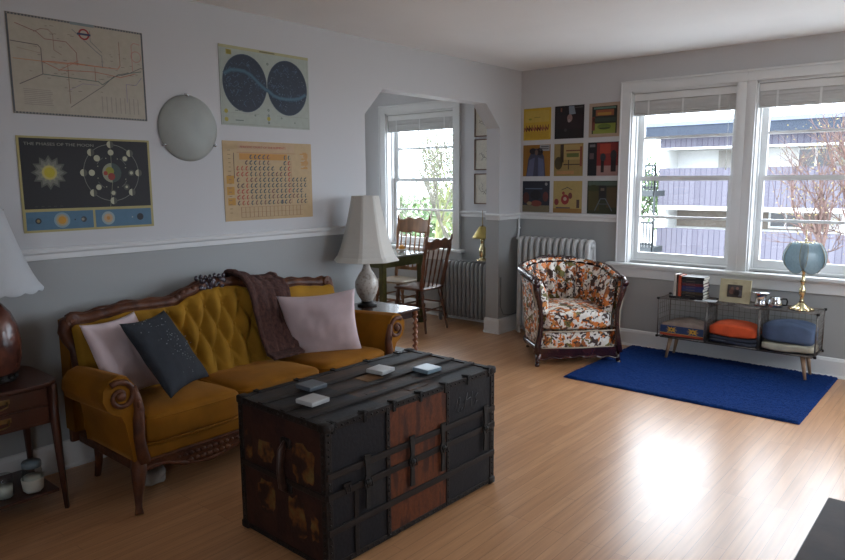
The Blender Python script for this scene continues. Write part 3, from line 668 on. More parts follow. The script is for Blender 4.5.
# crest moulding: rounded carved rail
b = MB(); pts = [(.115, t, zc(t)-.018) for t in ts]
b.tube(pts, [.026+.006*abs(sin(i*.9)) for i in range(61)], 10)
b.tube([(.135, t, zc(t)-.040) for t in ts], .010, 6)
b.tube([(.10, t, zc(t)+.006) for t in ts], [.012+.005*sin(i*1.3) for i in range(61)], 6)
for sg in (-1, 1):       # shoulders that run down to the arms, with a volute
    q = [(.115, .845, .825), (.12, .872, .812), (.125, .882, .775), (.13, .870, .73), (.15, .850, .68), (.19, .86, .60), (.27, .875, .54), (.31, .88, .50)]
    b.tube([(x, sg*y, z) for x, y, z in q], [.030, .034, .032, .028, .024, .024, .024, .02], 10)
    b.lathe([(0, .0), (.018, .012), (.022, .004), (.034, .014), (.038, 0), (.030, -.02)], (.14, sg*.845, .828), 16, 'x')
    for k in range(8): b.ball((.130, sg*(.55+.035*k), zc(.55+.035*k)-.012), .016, 6, (.7, 1.5, .8))
    for k in range(14): b.ball((.132, sg*(.28+.022*k), zc(.28+.022*k)-.018+.006*(k % 2)), .011, 6, (.7, 1.4, .9))
    for k in range(5): b.ball((.130, sg*(.16+.035*k), zc(.16+.035*k)-.006), .017, 6, (.8, 1.2, 1.1))
b.build('carved_crest_rail', REDWOOD, sofa)
FL = pm('dark_glossy_carving', (.055, .040, .055), .18, c2=(.02, .012, .02), scale=30, coat=.6)
b = MB(); rnd = random.Random(3)
for k in range(26):
    a = rnd.random()*2*pi; q = rnd.random()
    b.ball((.125+.02*rnd.random(), -.045+.095*q*cos(a)*1.0, .915+.040*q*sin(a)+.004), .013+.006*rnd.random(), 6, (.8, 1, 1))
for k in range(7): b.ball((.12, -.135+.030*k, .957+.004*sin(k*2)), .015, 6, (.8, .8, 1.1))
b.build('carved_flower_crown', FL, sofa)
for j, z in enumerate((.80, .675, .55)):
    for i in range(-4, 5):
        t = (i+(.5 if j % 2 else 0))*.115-.012
        if abs(t) > .43: continue
        b = MB(); b.ball((xback(z)+.008, t, z), .009, 6, (.6, 1, 1)); b.build('tuft_button', GOLDT, sofa)
# arms
for sg in (-1, 1):
    prof = [(.80, .25), (.812, .40), (.820, .50), (.826, .56), (.838, .615), (.868, .655), (.91, .668), (.955, .652), (.985, .612), (.990, .565), (.972, .520), (.94, .492), (.91, .478), (.892, .44), (.878, .36), (.862, .25)]
    b = MB()
    def armf(u, v):
        k = u; n_ = len(prof); f = v*n_; i = int(f) % n_; g = f-int(f); a, c = prof[i], prof[(i+1) % n_]
        t, z = a[0]+(c[0]-a[0])*g, a[1]+(c[1]-a[1])*g
        s_ = .93+.07*k; z = .25+(z-.25)*(s_ if k < .97 else .99); t = .88+(t-.88)*(1 if k < .97 else .94)
        zz_ = z
        rb = (1-max(0, 1-k/.12)**2)**.5 if k < .12 else 1
        t = .885+(t-.885)*(.55+.45*rb); zz_ = .45+(z-.45)*(.80+.20*rb) if z > .45 else z
        return (.27+.455*k, sg*t, zz_)
    b.grid(armf, 24, 64, cv=True)
    b.prism([(sg*(.88+(t-.88)*.94), .25+(z-.25)*.99) for t, z in prof], 'x', .70, .725)
    b.build('arm', GOLD, sofa)
    b = MB()
    sc_ = []; 
    for i in range(44):
        a = -pi*.2+i/43*2*pi*1.45; rr_ = .012+.058*i/43
        sc_.append((.728, sg*(.905-rr_*cos(a)), .570+rr_*sin(a)))
    # spiral then sweep down into the post
    tail = [(.728, sg*.832, .545), (.728, sg*.826, .49), (.730, sg*.832, .44), (.732, sg*.836, .36), (.728, sg*.826, .29), (.725, sg*.815, .24)]
    b.tube(sc_, [.007+.008*i/43 for i in range(44)], 8)
    b.tube([(.728, sg*.846, .605)]+tail, [.014, .020, .024, .027, .026, .028, .032], 10)
    b.ball((.732, sg*.905, .570), .022, 8, (.7, 1, 1))
    for k in range(6): b.ball((.745, sg*(.833-.002*k), .52-.045*k), .012, 6, (.8, .8, 1.7))
    b.build('carved_arm_front', REDWOOD, sofa)
# seat
for i in range(3):
    yc = (i-1)*.545
    b = MB(); rs = random.Random(i)
    superbox(b, (.485, yc, .375), (.53, .543, .155), .28, 26, lambda x, y, z: (x, y, z+.06*x-.008+(.018*(1-(x/.27)**2)*(1-(y/.27)**2) if z > 0 else 0)+.004*noise.noise(Vector((x*9, y*9+i*5, z*9)))))
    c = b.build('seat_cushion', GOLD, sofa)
    for zz in (.315, .43):
        b = MB(); b.tube([(.485+sp(cos(a), .28)*.262*1, yc+sp(sin(a), .28)*.268, zz) for a in [2*pi*k/60 for k in range(60)]], .005, 5, closed=True); b.build('piping', GOLD, c)
b = MB(); b.bb(.10, .725, -.82, .82, .235, .305); b.build('seat_base', GOLD, sofa, bevel=.02, seg=3)
b = MB()
def apz(t):
    t = abs(t)
    return .195-.045*max(0, cos(min(t/.22, 1)*pi/2))**.8-.055*max(0, cos(min(abs(t-.48)/.22, 1)*pi/2))**.8
n = 61; tt = [-.83+1.66*i/(n-1) for i in range(n)]
b.prism([(t, .24) for t in tt]+[(t, apz(t)) for t in reversed(tt)], 'x', .695, .722)
b.tube([(.725, t, apz(t)+.006) for t in tt], [.009+.003*sin(i*1.1) for i in range(n)], 6)
b.tube([(.725, t, .236) for t in tt], .009, 6)
for s_, c0 in ((1, 0), (1, .48), (1, -.48)):
    for k in range(-5, 6):
        b.ball((.726, c0+k*.033, .205), .015-.0012*abs(k), 6, (.7, 1.2, .9))
        if abs(k) < 4: b.ball((.726, c0+k*.035, .172), .015, 6, (.7, 1.1, .9))
b.build('carved_apron', REDWOOD, sofa)
b = MB(); b.bb(.14, .70, -.862, -.80, .20, .245); b.bb(.14, .70, .80, .862, .20, .245); b.bb(.02, .05, -.86, .86, .17, .245); b.build('side_rail', REDWOOD, sofa, bevel=.008)
for sg in (-1, 1):
    b = MB(); b.tube([(.70, sg*.83, .25), (.715, sg*.84, .20), (.725, sg*.85, .14), (.718, sg*.852, .08), (.722, sg*.856, .03), (.735, sg*.862, .0)], [.034, .036, .028, .019, .015, .020], 10); b.build('leg', REDWOOD, sofa)
    b = MB(); b.tube([(.20, sg*.79, .22), (.19, sg*.79, .10), (.16, sg*.79, 0)], [.026, .020, .016], 8); b.build('leg', REDWOOD, sofa)

pillow('throw_pillow', .415, .12, PINK, (.415, -4.310, .650), (-.293, -.415, 2.028), 'pale pink square pillow at the left arm of the sofa, behind the dark pillow', 'pink pillows', 1)
NAVY = pm('charcoal_fleck_cloth', (.018, .022, .030), .9, c2=(.012, .015, .021), scale=20, bump=.5, bscale=200)
dk = pillow('throw_pillow', .432, .11, NAVY, (.545, -4.155, .660), (-.388, -.624, 2.089), 'dark charcoal pillow with scattered pale flecks', None, 5)
b = MB(); rnd = random.Random(8)
for k in range(70):
    cl = rnd.choice(((.10, -.02), (.02, -.10), (-.12, .14), (.0, .0), (-.05, .1)))
    U, V = max(-.9, min(.9, (cl[0]+rnd.gauss(0, .05))*2/.44)), max(-.9, min(.9, (cl[1]+rnd.gauss(0, .05))*2/.44))
    X, Z = .22*U*(1-.075*(1-V*V)), .22*V*(1-.075*(1-U*U)); Y = -(.06*((1-U*U)*(1-V*V))**.42+.008)
    s_ = rnd.choice((.0015, .0022, .003)); b.ball((X, Y, Z), s_, 4)
b.build('fleck', pm('pale_fleck', (.30, .32, .33), .7), dk)
pillow('throw_pillow', .475, .13, PINK, (.548, -3.130, .617), (.317, .023, .746), 'pale pink square pillow at the right arm of the sofa', 'pink pillows', 9)
# knitted throw over the back
KNIT = pm('brown_knit', (.090, .036, .027), .95, c2=(.038, .014, .011), scale=70, stretch=(1, 1, .55), bump=1.0, bscale=70, sheen=.2)
def throwf(u, v):
    path = [(.065, .62), (.055, .80), (.065, .91), (.105, .950), (.165, .950), (.215, .91), (.245, .85), (.29, .70), (.335, .57), (.385, .485), (.46, .470)]
    f = u*(len(path)-1); i = min(int(f), len(path)-2); g = f-i
    x, z = path[i][0]+(path[i+1][0]-path[i][0])*g, path[i][1]+(path[i+1][1]-path[i][1])*g
    yl = -3.50+.01*max(0, (u-.4)/.6); yr = -3.165-.10*max(0, (u-.4)/.6)
    y = yl+(yr-yl)*v+.012*noise.noise(Vector((u*4, v*2, 3)))
    w_ = .014*noise.noise(Vector((v*7, u*2.2, 0)))+.010*sin(v*13+u*1.5)
    dz = interp(CRP, abs(y-YC))-.93 if u < .75 else 0
    if z > .9: return (x+w_*.3+(.05 if x > .19 else 0), y, z+dz*.9+abs(w_)+.012)
    return (x+abs(w_)*.8+.075, y, z+dz*max(0, (z-.6)/.3)*.8+.004)
b = MB(); b.grid(throwf, 60, 26); o = b.build('knitted_throw', KNIT, solid=.016, soffset=1); tag(o, 'dark brown knitted throw draped over the sofa back', 'blanket')

# pale bundle under the sofa
b = MB(); superbox(b, (0, 0, .045), (.15, .13, .09), .5, 16, lambda x, y, z: (x+.02*noise.noise(Vector((x*30, y*30, z*30))), y, z+.012*noise.noise(Vector((x*40, y*40, 2)))*(z > 0)))
o = b.build('cloth_bundle', pm('pale_cloth', (.40, .38, .35), .9, var=.3, scale=20), loc=(.52, -4.28, 0)); tag(o, 'small pale cloth bundle on the floor under the left end of the sofa', 'cloth')

# ------------------------------------------------------------------ steamer trunk
TRK = empty('steamer_trunk', (1.570, -3.708, 0), -.025, 'old black and rust banded steamer trunk used as coffee table', 'trunk')
TB = trunk_mat('trunk_black_canvas', (.007, .007, .010), (.013, .013, .015), .6, 6)
TR = trunk_mat('trunk_rust_canvas', (.095, .026, .009), (.13, .036, .012), .45, 14, (.05, .015, .008), (1, 1, .3))
TE = trunk_mat('trunk_worn_end', (.022, .008, .007), (.035, .012, .008), .5, 8)
TT = trunk_mat('trunk_worn_top_sky_tint', (.024, .024, .028), (.040, .033, .030), .52, 7, (.07, .045, .03), (1, .4, 1))  # worn lid ends, the sky's bluish reflection mixed into their base colour
TM = trunk_mat('trunk_brown_top', (.042, .028, .022), (.065, .042, .032), .5, 12, (.09, .05, .028), (1, .5, 1))
PATCH = trunk_mat('rust_label_remains', (.022, .009, .007), (.115, .040, .009), .50, 13, (.12, .075, .022))
BAND = pm('trunk_iron_band', (.020, .014, .012), .55, .1, spec=.25, var=.5, scale=40, bump=.4)
LATH = pm('trunk_dark_lath', (.024, .016, .013), .6, spec=.25, var=.5, scale=12, stretch=(3, .5, 3), bump=.3)
hx, hy, hz = .283, .538, .60
b = MB(); b.bb(-hx, hx, -hy, hy, .012, hz-.01); b.build('case', TB, TRK, bevel=.006)
b = MB(); b.bb(hx-.004, hx+.002, -.205, .180, .03, hz-.02); b.build('front_band', TR, TRK)
b = MB(); b.bb(-hx+.01, hx-.01, -hy+.01, -.205, hz-.012, hz-.004); b.bb(-hx+.01, hx-.01, .18, hy-.01, hz-.012, hz-.004); b.cur = 1; b.bb(-hx+.01, hx-.01, -.205, .18, hz-.012, hz-.004); b.build('lid', [TT, TM], TRK)
b = MB(); b.bb(-hx+.01, hx-.01, -hy-.002, -hy+.004, .03, hz-.02); b.build('end_panel', TE, TRK)
rnd = random.Random(2)
for cx, cz, w_, h_ in ((-.22, .40, .045, .13), (-.10, .40, .11, .11), (.15, .41, .13, .16), (-.10, .20, .12, .14), (.10, .17, .11, .18), (.21, .16, .05, .10)):
    pl = []
    for k in range(16):
        a = 2*pi*k/16; q = 1+rnd.uniform(-.22, .15); pl.append((cx+sp(cos(a), .6)*w_/2*q, cz+sp(sin(a), .6)*h_/2*q))
    b = MB(); b.prism(pl, 'y', -hy-.0035, -hy); b.build('torn_label', PATCH, TRK)
b = MB(); b.bb(-.105, -.015, -.03, .07, hz-.004, hz-.0015); b.build('torn_label', trunk_mat('tan_paper_remains', (.16, .08, .03), (.24, .13, .055), .5, 20), TRK)
b = MB(); BPR = trunk_mat('brown_paper_remains', (.05, .03, .022), (.13, .055, .02), .55, 26)
for q4 in ((.10, .16, -.16, -.04), (.17, .22, .0, .12), (-.06, .02, -.36, -.30)): MB().bb(*q4, hz-.004, hz-.002).build('torn_label', BPR, TRK)
# binding on all edges
b = MB(); w_ = .028; q = .004
for sx in (-1, 1):
    for sy in (-1, 1):
        b.bb(sx*(hx+q), sx*(hx-w_), sy*(hy+q), sy*(hy-.002), .01, hz); b.bb(sx*(hx+q), sx*(hx-.002), sy*(hy+q), sy*(hy-w_), .01, hz)
for sx in (-1, 1):
    for z in (.012, hz-w_): b.bb(sx*(hx-.002), sx*(hx+q), -hy, hy, z, z+w_-.004)
    b.bb(sx*(hx-w_), sx*(hx+q), -hy, hy, hz-.006, hz); 
for sy in (-1, 1):
    for z in (.012, hz-w_): b.bb(-hx, hx, sy*(hy-.002), sy*(hy+q), z, z+w_-.004)
    b.bb(-hx, hx, sy*(hy-w_), sy*(hy+q), hz-.006, hz)
b.build('edge_binding', BAND, TRK, bevel=.002)
b = MB()
for y, z9 in ((-.216, hz-.01), (.170, hz-.01), (-.40, .30)): MB().bb(hx, hx+.006, y, y+.022, .02, z9).build('vertical_strap', BAND, TRK, bevel=.002)
for z in (.395, .312, .168):
    b = MB(); b.bb(hx, hx+.011, -hy, hy, z-.014, z+.014); b.build('lath', LATH, TRK, bevel=.003)
for x in (-.13, .02, .15):
    b = MB(); b.bb(x-.016, x+.016, -hy, hy, hz-.006, hz+.005); b.build('lath', LATH, TRK, bevel=.003)
b = MB(); b.bb(-hx, hx, -hy-.008, -hy, .300, .325); b.build('lath', LATH, TRK, bevel=.003)
for i, y in enumerate((-.335, -.07, .135, .455)):      # draw-bolt latches
    b = MB(); b.prism([(y-.016, .43), (y+.016, .43), (y+.010, .345), (y+.022, .315), (y+.010, .285), (y+.013, .205), (y-.013, .205), (y-.010, .285), (y-.022, .315), (y-.010, .345)], 'x', hx+.010, hx+.018)
    b.lathe([(0, .012), (.012, .010), (.014, 0)], (hx+.016, y, .315), 10, 'x')
    b.tube([(hx+.022, y-.014, .33), (hx+.03, y-.014, .30), (hx+.03, y+.014, .30), (hx+.022, y+.014, .33)], .003, 5)
    b.build('latch', BLACKIRON, TRK)
b = MB(); b.bb(hx+.002, hx+.012, -.46, -.42, .325, .345); b.tube([(hx+.012, -.455, .335), (hx+.02, -.455, .31), (hx+.02, -.43, .31), (hx+.012, -.43, .335)], .003, 5); b.build('buckle', CHROME if False else BAND, TRK)
b = MB()
for sx in (-1, 1):
    for i in range(34):
        y = -hy+.02+i*(2*hy-.04)/33
        for z in (.024, hz-.014): b.ball((sx*(hx+.005), y, z), .0045, 4)
for i in range(20):
    z = .03+i*.028
    b.ball((hx+.005, -hy+.013, z), .0045, 4); b.ball((hx+.005, hy-.013, z), .0045, 4); b.ball((hx-.013, -hy-.005, z), .0045, 4); b.ball((-hx+.013, -hy-.005, z), .0045, 4)
    b.ball((hx+.008, -.205, z), .004, 4); b.ball((hx+.008, .181, z), .004, 4)
for i in range(15):
    x = -hx+.03+i*.036; b.ball((x, -hy-.005, .024), .0045, 4); b.ball((x, -hy-.005, hz-.014), .0045, 4)
o = b.build('rivets', BLACKIRON, TRK); o['kind'] = 'stuff'
for i in range(7):       # clamps gripping the lid's front edge
    y = -.50+i*.166
    b = MB(); b.bb(hx-.030, hx+.008, y-.009, y+.009, hz-.002, hz+.006); b.bb(hx+.002, hx+.008, y-.009, y+.009, hz-.038, hz+.006); b.build('clamp', BLACKIRON, TRK, bevel=.002)
for i in range(5):
    y = -.45+i*.22
    b = MB(); b.bb(-hx-.008, -hx+.03, y-.009, y+.009, hz-.002, hz+.006); b.bb(-hx-.008, -hx-.002, y-.009, y+.009, hz-.04, hz+.006); b.build('clamp', BLACKIRON, TRK, bevel=.002)
for sx in (-1, 1):
    for sy in (-1, 1):
        for z in (.022, hz-.012):
            b = MB(); superbox(b, (sx*(hx-.014), sy*(hy-.014), z), (.050, .050, .036), .35, 8); b.build('corner_cap', BAND, TRK)
b = MB(); b.tube([(.045, -hy-.006, .475), (.052, -hy-.035, .455), (.055, -hy-.045, .38), (.052, -hy-.035, .305), (.045, -hy-.006, .285)], .012, 8, squash=1.6); b.build('handle', pm('worn_leather', (.05, .022, .014), .5, var=.5, scale=20, bump=.4), TRK)
for z in (.475, .285):
    b = MB(); superbox(b, (.045, -hy-.005, z), (.07, .016, .045), .5, 8); b.build('handle_bracket', BAND, TRK)
CH = pm('faded_grey_paint', (.09, .09, .095), .8)
pts = [[(0, .03), (.018, .09), (.03, .10), (.028, .06), (.012, .02), (.030, .005), (.045, .03)], [(.055, .01), (.065, .06), (.075, .11)], [(.050, .06), (.095, .075)], [(.095, .02), (.10, .06), (.105, .105)], [(.118, .02), (.135, .04), (.120, .065), (.14, .085)]]
b = MB()
for s_ in pts:
    for (a, c), (d, e) in zip(s_, s_[1:]):
        b.tube([(hx+.0015, .235+a*1.25, .435+c*.8), (hx+.0015, .235+d*1.25, .435+e*.8)], .0028, 4, squash=.5)
b.build('painted_initials', CH, TRK)
# coasters
for (x, y, a, c1, lab) in ((1.600, -4.105, .05, (.46, .46, .45), 'white stone coaster nearest the left end of the trunk'), (1.440, -3.975, .0, (.10, .115, .135), 'dark grey coaster on the trunk'),
                           (1.505, -3.600, .10, (.46, .46, .45), 'white stone coaster near the middle of the trunk, on a tan label'), (1.665, -3.445, -.05, (.19, .26, .31), 'blue grey coaster on the trunk')):
    b = MB(); b.bb(-.050, .050, -.050, .050, 0, .020); o = b.build('coaster', pm('coaster_%.2f' % c1[2]+lab[:4], c1, .35, var=.12, scale=20), loc=(x, y, hz+.0052), rot=(0, 0, a), bevel=.004)
    tag(o, lab, 'coaster', 'coasters on the trunk')

# ------------------------------------------------------------------ bedside table at the left edge
T_ = empty('side_table', (.28, -4.92, 0), 0, 'dark mahogany side table with drawer left of the sofa', 'table')
b = MB(); W2, D2 = .22, .275
b.prism([(sp(cos(2*pi*k/40), .35)*W2, sp(sin(2*pi*k/40), .35)*D2) for k in range(40)], 'z', .60, .62); b.build('table_top', MAHOG, T_, bevel=.004)
b = MB(); b.bb(-.19, .175, -.24, .24, .42, .60); b.build('case', MAHOG, T_)
for z in (.555, .470):
    b = MB(); b.bb(.175, .187, -.215, .215, z-.036, z+.036); d = b.build('drawer', MAHOG, T_, bevel=.003)
    b = MB(); b.tube([(.19, .05, z+.01), (.205, .045, z-.008), (.21, .02, z-.014), (.21, -.02, z-.014), (.205, -.045, z-.008), (.19, -.05, z+.01)], .0035, 6); b.bb(.187, .190, -.06, .06, z, z+.02); b.build('drawer_pull', OLDBRASS, d)
for x in (-.185, .185):
    for y in (-.24, .24):
        b = MB(); b.tube([(x, y, .60), (x, y, .42), (x*1.03, y*1.03, .2), (x*1.08, y*1.06, 0)], [.021, .021, .016, .011], 4); b.build('leg', MAHOG, T_)
b = MB(); b.bb(-.18, .18, -.235, .235, .085, .10); b.build('shelf', MAHOG, T_, bevel=.003)
# lamp on it
def lamp_shade(b, z0, z1, r0, r1, n, flare, scallop=0, panels=0):
    prof = [(r0+(r1-r0)*(k/14)**flare, z0+(z1-z0)*k/14) for k in range(15)]
    def fn(a, r_, z):
        if panels: r_ = r_*cos(pi/panels)/cos(((a+.2) % (2*pi/panels))-pi/panels)
        if scallop and z < z0+.02: z = z-scallop*abs(sin(a*8))
        return r_, z
    b.shell(prof, (0, 0, 0), n, fn, smooth=not panels)
r = empty('table_lamp', (.28, -4.85, .6205), 0, 'brown ceramic lamp with a big white shade on the side table', 'lamp')
BROWNC = pm('brown_glazed_ceramic', (.17, .055, .032), .25, c2=(.05, .016, .012), scale=9, coat=.15, bump=.6, bscale=30)
b = MB(); b.lathe([(.0, .032), (.085, .032), (.100, .045), (.114, .10), (.118, .17), (.108, .25), (.085, .31), (.055, .35), (.035, .37), (.03, .40), (0, .40)], n=28); b.build('lamp_base', BROWNC, r)
b = MB(); b.lathe([(0, 0), (.085, 0), (.088, .012), (.075, .02), (.08, .033), (0, .033)], n=24)
for k in range(12): b.ball((.085*cos(k*pi/6), .085*sin(k*pi/6), .018), .012, 5)
b.build('lamp_foot', BLACKIRON, r)
b = MB(); b.tube([(0, 0, .40), (0, 0, .80)], .005, 6); b.tube([(0, -.06, .60), (-.0, -.075, .70), (0, 0, .79), (0, .075, .70), (0, .06, .60)], .002, 5); b.tube([(-.10, 0, .77), (.10, 0, .77)], .0022, 4); b.tube([(0, -.10, .77), (0, .10, .77)], .0022, 4); b.build('harp', OLDBRASS, r)
b = MB(); lamp_shade(b, .415, .78, .225, .088, 64, .72, scallop=.012); b.build('lamp_shade', LAMPG, r, solid=.004)
b = MB(); b.ball((0, 0, .62), .03, 10, (1, 1, 1.3)); b.build('bulb', pm('unlit_bulb', (.6, .6, .58), .3), r)
# jars on the lower shelf
for (x, y, s_, lid, lab) in ((.40, -4.775, 1., True, 'clear glass jar with pale blue lid and white cup on the lower shelf'), (.37, -4.885, .95, False, 'open glass jar of white wax on the lower shelf')):
    r = empty('glass_jar', (x, y, .1005), 0, lab, 'jar', 'jars under the side table')
    b = MB(); b.lathe([(.036*s_, 0), (.040*s_, .01), (.041*s_, .10), (.036*s_, .12 if lid else .105)], n=20); b.build('jar_body', CLEAR, r)
    b = MB(); b.lathe([(0, .004), (.035*s_, .004), (.037*s_, .075 if lid else .055), (0, .075 if lid else .055)], n=20); b.build('wax', JARW, r)
    if lid:
        b = MB(); b.lathe([(0, .145), (.038, .145), (.041, .140), (.041, .118), (0, .118)], n=20); b.build('lid', pm('pale_blue_lid', (.16, .22, .26), .4), r)
        b = MB(); b.shell([(.030, .0), (.041, .012), (.046, .060), (.0465, .066)], n=20); b.build('cup', JARW, r, solid=.003)

# ------------------------------------------------------------------ end table and white lamp right of the sofa
T_ = empty('end_table', (.31, -2.41, 0), 0, 'small dark end table with barley twist legs right of the sofa', 'table')
DTOP = pm('dark_table_top', (.055, .028, .020), .22, var=.4, scale=8, coat=.3)
b = MB(); b.bb(-.25, .25, -.205, .205, .58, .60); b.build('table_top', DTOP, T_, bevel=.005)
b = MB(); b.bb(-.22, .22, -.18, .18, .53, .58); b.build('table_frame', DTOP, T_, bevel=.003)
b = MB(); b.bb(-.22, .22, -.18, .18, .265, .28); b.build('shelf', DTOP, T_, bevel=.003)
for x in (-.225, .225):
    for y in (-.18, .18):
        b = MB()
        def tw(u, v):
            z = .01+.57*u; a = 2*pi*v; ph = z*2*pi/.042
            r_ = .015+.004*cos(a-ph) if .04 < u < .96 else .017
            return (x+r_*cos(a)+.003*cos(ph)*(.04 < u < .96), y+r_*sin(a)+.003*sin(ph)*(.04 < u < .96), z)
        b.grid(tw, 110, 10, cv=True); b.lathe([(0, 0), (.013, 0), (.018, .01), (.012, .02)], (x, y, 0), 10); b.build('leg', TWIST, T_)
b = MB(); superbox(b, (0, 0, .012), (.30, .24, .024), .2, 12); o = b.build('shelf_reflection', pm('shelf_reflection_tone', (.34, .36, .37), .8, var=.2, scale=12), loc=(.40, -2.40, .2805)); tag(o, 'pale slab as the reflected light on the lower shelf of the end table', 'cloth')  # added pale slab stands in for light reflected on the shelf
r = empty('table_lamp', (.205, -2.385, .6005), 0, 'white mottled vase lamp with a cream bell shade right of the sofa', 'lamp')
MOT = pm('mottled_white_glaze', (.52, .48, .43), .35, c2=(.34, .29, .24), scale=45, lo=.38, hi=.48, coat=.3, bump=.3)
b = MB(); b.lathe([(.0, .035), (.036, .035), (.045, .045), (.072, .09), (.086, .14), (.084, .18), (.062, .225), (.034, .265), (.024, .30), (.022, .325), (0, .325)], n=28); b.build('lamp_base', MOT, r)
b = MB(); b.lathe([(0, 0), (.070, 0), (.072, .010), (.052, .018), (.040, .026), (.044, .035), (0, .036)], n=24); b.build('lamp_foot', BLACKIRON, r)
b = MB(); b.tube([(0, 0, .325), (0, 0, .80)], .005, 6); b.tube([(0, -.05, .50), (0, -.06, .62), (0, 0, .78), (0, .06, .62), (0, .05, .50)], .002, 5); b.tube([(-.10, 0, .785), (.10, 0, .785)], .0022, 4); b.tube([(0, -.10, .785), (0, .10, .785)], .0022, 4); b.build('harp', OLDBRASS, r)
b = MB(); lamp_shade(b, .335, .80, .245, .100, 48, .62, panels=8); b.build('lamp_shade', LAMPW, r, solid=.004)
b = MB(); b.ball((0, 0, .55), .03, 10, (1, 1, 1.3)); b.build('bulb', pm('unlit_bulb', (.6, .6, .58), .3), r)
# ------------------------------------------------------------------ dining nook
def dining_chair(loc, rz, m, seat_m, label, bh=.95, w=.43, d=.42, crest=.10, lower=False, style=0):
    """faces local -Y; origin under the seat's centre"""
    r = empty('dining_chair', loc, rz, label, 'chair')
    sh = .45
    b = MB(); superbox(b, (0, 0, sh-.016), (w, d, .034), .35, 16, lambda x, y, z: (x*(1+.06*(-y/d)), y, z-(.008*(1-(2*x/w)**2) if z > 0 else 0))); b.build('seat', seat_m, r)
    for x in (-1, 1):
        b = MB(); bead_leg(b, x*w*.38, -d*.36, 0, sh-.02, .019, (x*.045, -.035)); b.build('leg', m, r)
        b = MB(); bead_leg(b, x*w*.36, d*.36, 0, sh-.02, .019, (x*.035, .075)); b.build('leg', m, r)
        b = MB(); zz = (.17, .27)
        for z in zz:
            k = 1-z/(sh-.02); b.tube([(x*(w*.38+.045*k), -d*.36-.035*k, z), (x*(w*.37+.04*k), 0, z), (x*(w*.36+.035*k), d*.36+.075*k, z)], [.007, .011, .007], 8)
        b.build('stretcher', m, r)
    b = MB()
    for z in (.13, .24):
        k = 1-z/(sh-.02); b.tube([(-(w*.38+.045*k), -d*.36-.035*k, z), (0, -d*.36-.035*k, z), (w*.38+.045*k, -d*.36-.035*k, z)], [.007, .012, .007], 8)
    k = 1-.22/(sh-.02); b.tube([(-(w*.36+.035*k), d*.36+.075*k, .22), (w*.36+.035*k, d*.36+.075*k, .22)], .008, 8)
    b.build('stretcher', m, r)
    yb = d*.40; ly = .10; tx = .035
    def BP(x, z): k = (z-sh)/(bh-sh); return (x*(1+tx/(w*.44)*k), yb+ly*k, z)
    for x in (-1, 1):
        pts = [BP(x*w*.44, sh-.01+(bh-sh+.01)*i/14) for i in range(15)]
        R_ = [.017+.004*sin(i*1.4) for i in range(15)]; R_[-1] = .006; R_[-2] = .014; R_[-3] = .010
        b = MB(); b.tube(pts, R_, 10); b.build('back_post', m, r)
    # crest board with a wavy top
    b = MB(); n = 25; zt = bh-.035; zb = zt-crest
    def cr_(u, v):
        x = (-1+2*u)*w*.45; base = zb+.008*cos(u*4*pi); top = zt-.028+.026*sin(pi*u)**.6+.010*cos(u*6*pi)
        z = base+(top-base)*v; p = BP(x, z); return (p[0], p[1]+.018*(1-(2*u-1)**2), z)
    b.grid(cr_, n, 9); b.build('crest_rail', m, r, solid=.018)
    zl = sh+.10 if lower else sh
    if lower:
        b = MB()
        def lr(u, v):
            x = (-1+2*u)*w*.44; z = zl-.03+.045*v+.010*sin(u*3*pi)*v; p = BP(x, z); return (p[0], p[1]+.012*(1-(2*u-1)**2), z)
        b.grid(lr, 19, 4); b.build('back_rail', m, r, solid=.016)
    ns = 6 if lower else 5
    for i in range(ns):
        x = (i-(ns-1)/2)*w*.70/(ns-1)
        p0, p1 = BP(x, zl), BP(x*1.0, zb+.02); q0 = (p0[0], p0[1]+.006, p0[2]); q1 = (p1[0], p1[1]+.016, p1[2])
        P_ = [tuple(q0[j]+(q1[j]-q0[j])*k/8 for j in range(3)) for k in range(9)]
        b = MB(); b.tube(P_, [.007, .009, .007, .010, .007, .010, .007, .009, .006], 8); b.build('spindle', m, r)
    return r
SEATL = pm('pale_lit_seat', (.46, .36, .25), .3, var=.2, scale=8, coat=.3)  # paler than the oak frame: reflected light put into the seat colour
dining_chair((-.775, -.655, 0), -pi/2+.06, DKCH, DKCH, 'dark wooden spindle back chair at the table, nearer the radiator', bh=.97, w=.41, d=.40)
dining_chair((-1.25, -.43, 0), .05, OAKCH, SEATL, 'lighter oak chair with a broad pressed back standing under the nook window', bh=1.13, w=.42, d=.42, crest=.16, lower=True)
T_ = empty('dining_table', (-1.36, -.70, 0), 0, 'olive green painted dining table in the nook', 'table')
TOPG = pm('pale_table_top', (.30, .31, .28), .12, var=.15, scale=10, coat=.5)
b = MB(); b.bb(-.46, .46, -.345, .345, .735, .755); b.build('table_top', TOPG, T_, bevel=.004)
b = MB()
for y in (-.32, .30): b.bb(-.40, .40, y, y+.02, .64, .735)
for x in (-.42, .40): b.bb(x, x+.02, -.30, .30, .64, .735)
b.build('apron', GREENP, T_, bevel=.002)
for x in (-.395, .395):
    for y in (-.29, .29):
        b = MB(); b.prism([(x+.030*cos(pi/4+k*pi/2)*1.3, y+.030*sin(pi/4+k*pi/2)*1.3) for k in range(4)], 'z', 0, .735); b.build('leg', GREENP, T_, bevel=.004)
r = empty('fruit_bowl', (-1.13, -.52, .756), 0, 'small bowl with an orange on the dining table', 'bowl')
b = MB(); b.shell([(.02, .002), (.045, .012), (.055, .030)], n=18); b.build('bowl', pm('pale_bowl', (.5, .48, .42), .3), r, solid=.004)
o = MB().ball((0, 0, 0), .034, 12).build('orange', pm('orange_peel', (.62, .26, .02), .45, bump=.2, bscale=200), loc=(-1.13, -.52, .797)); tag(o, 'orange in the small bowl on the dining table', 'fruit')

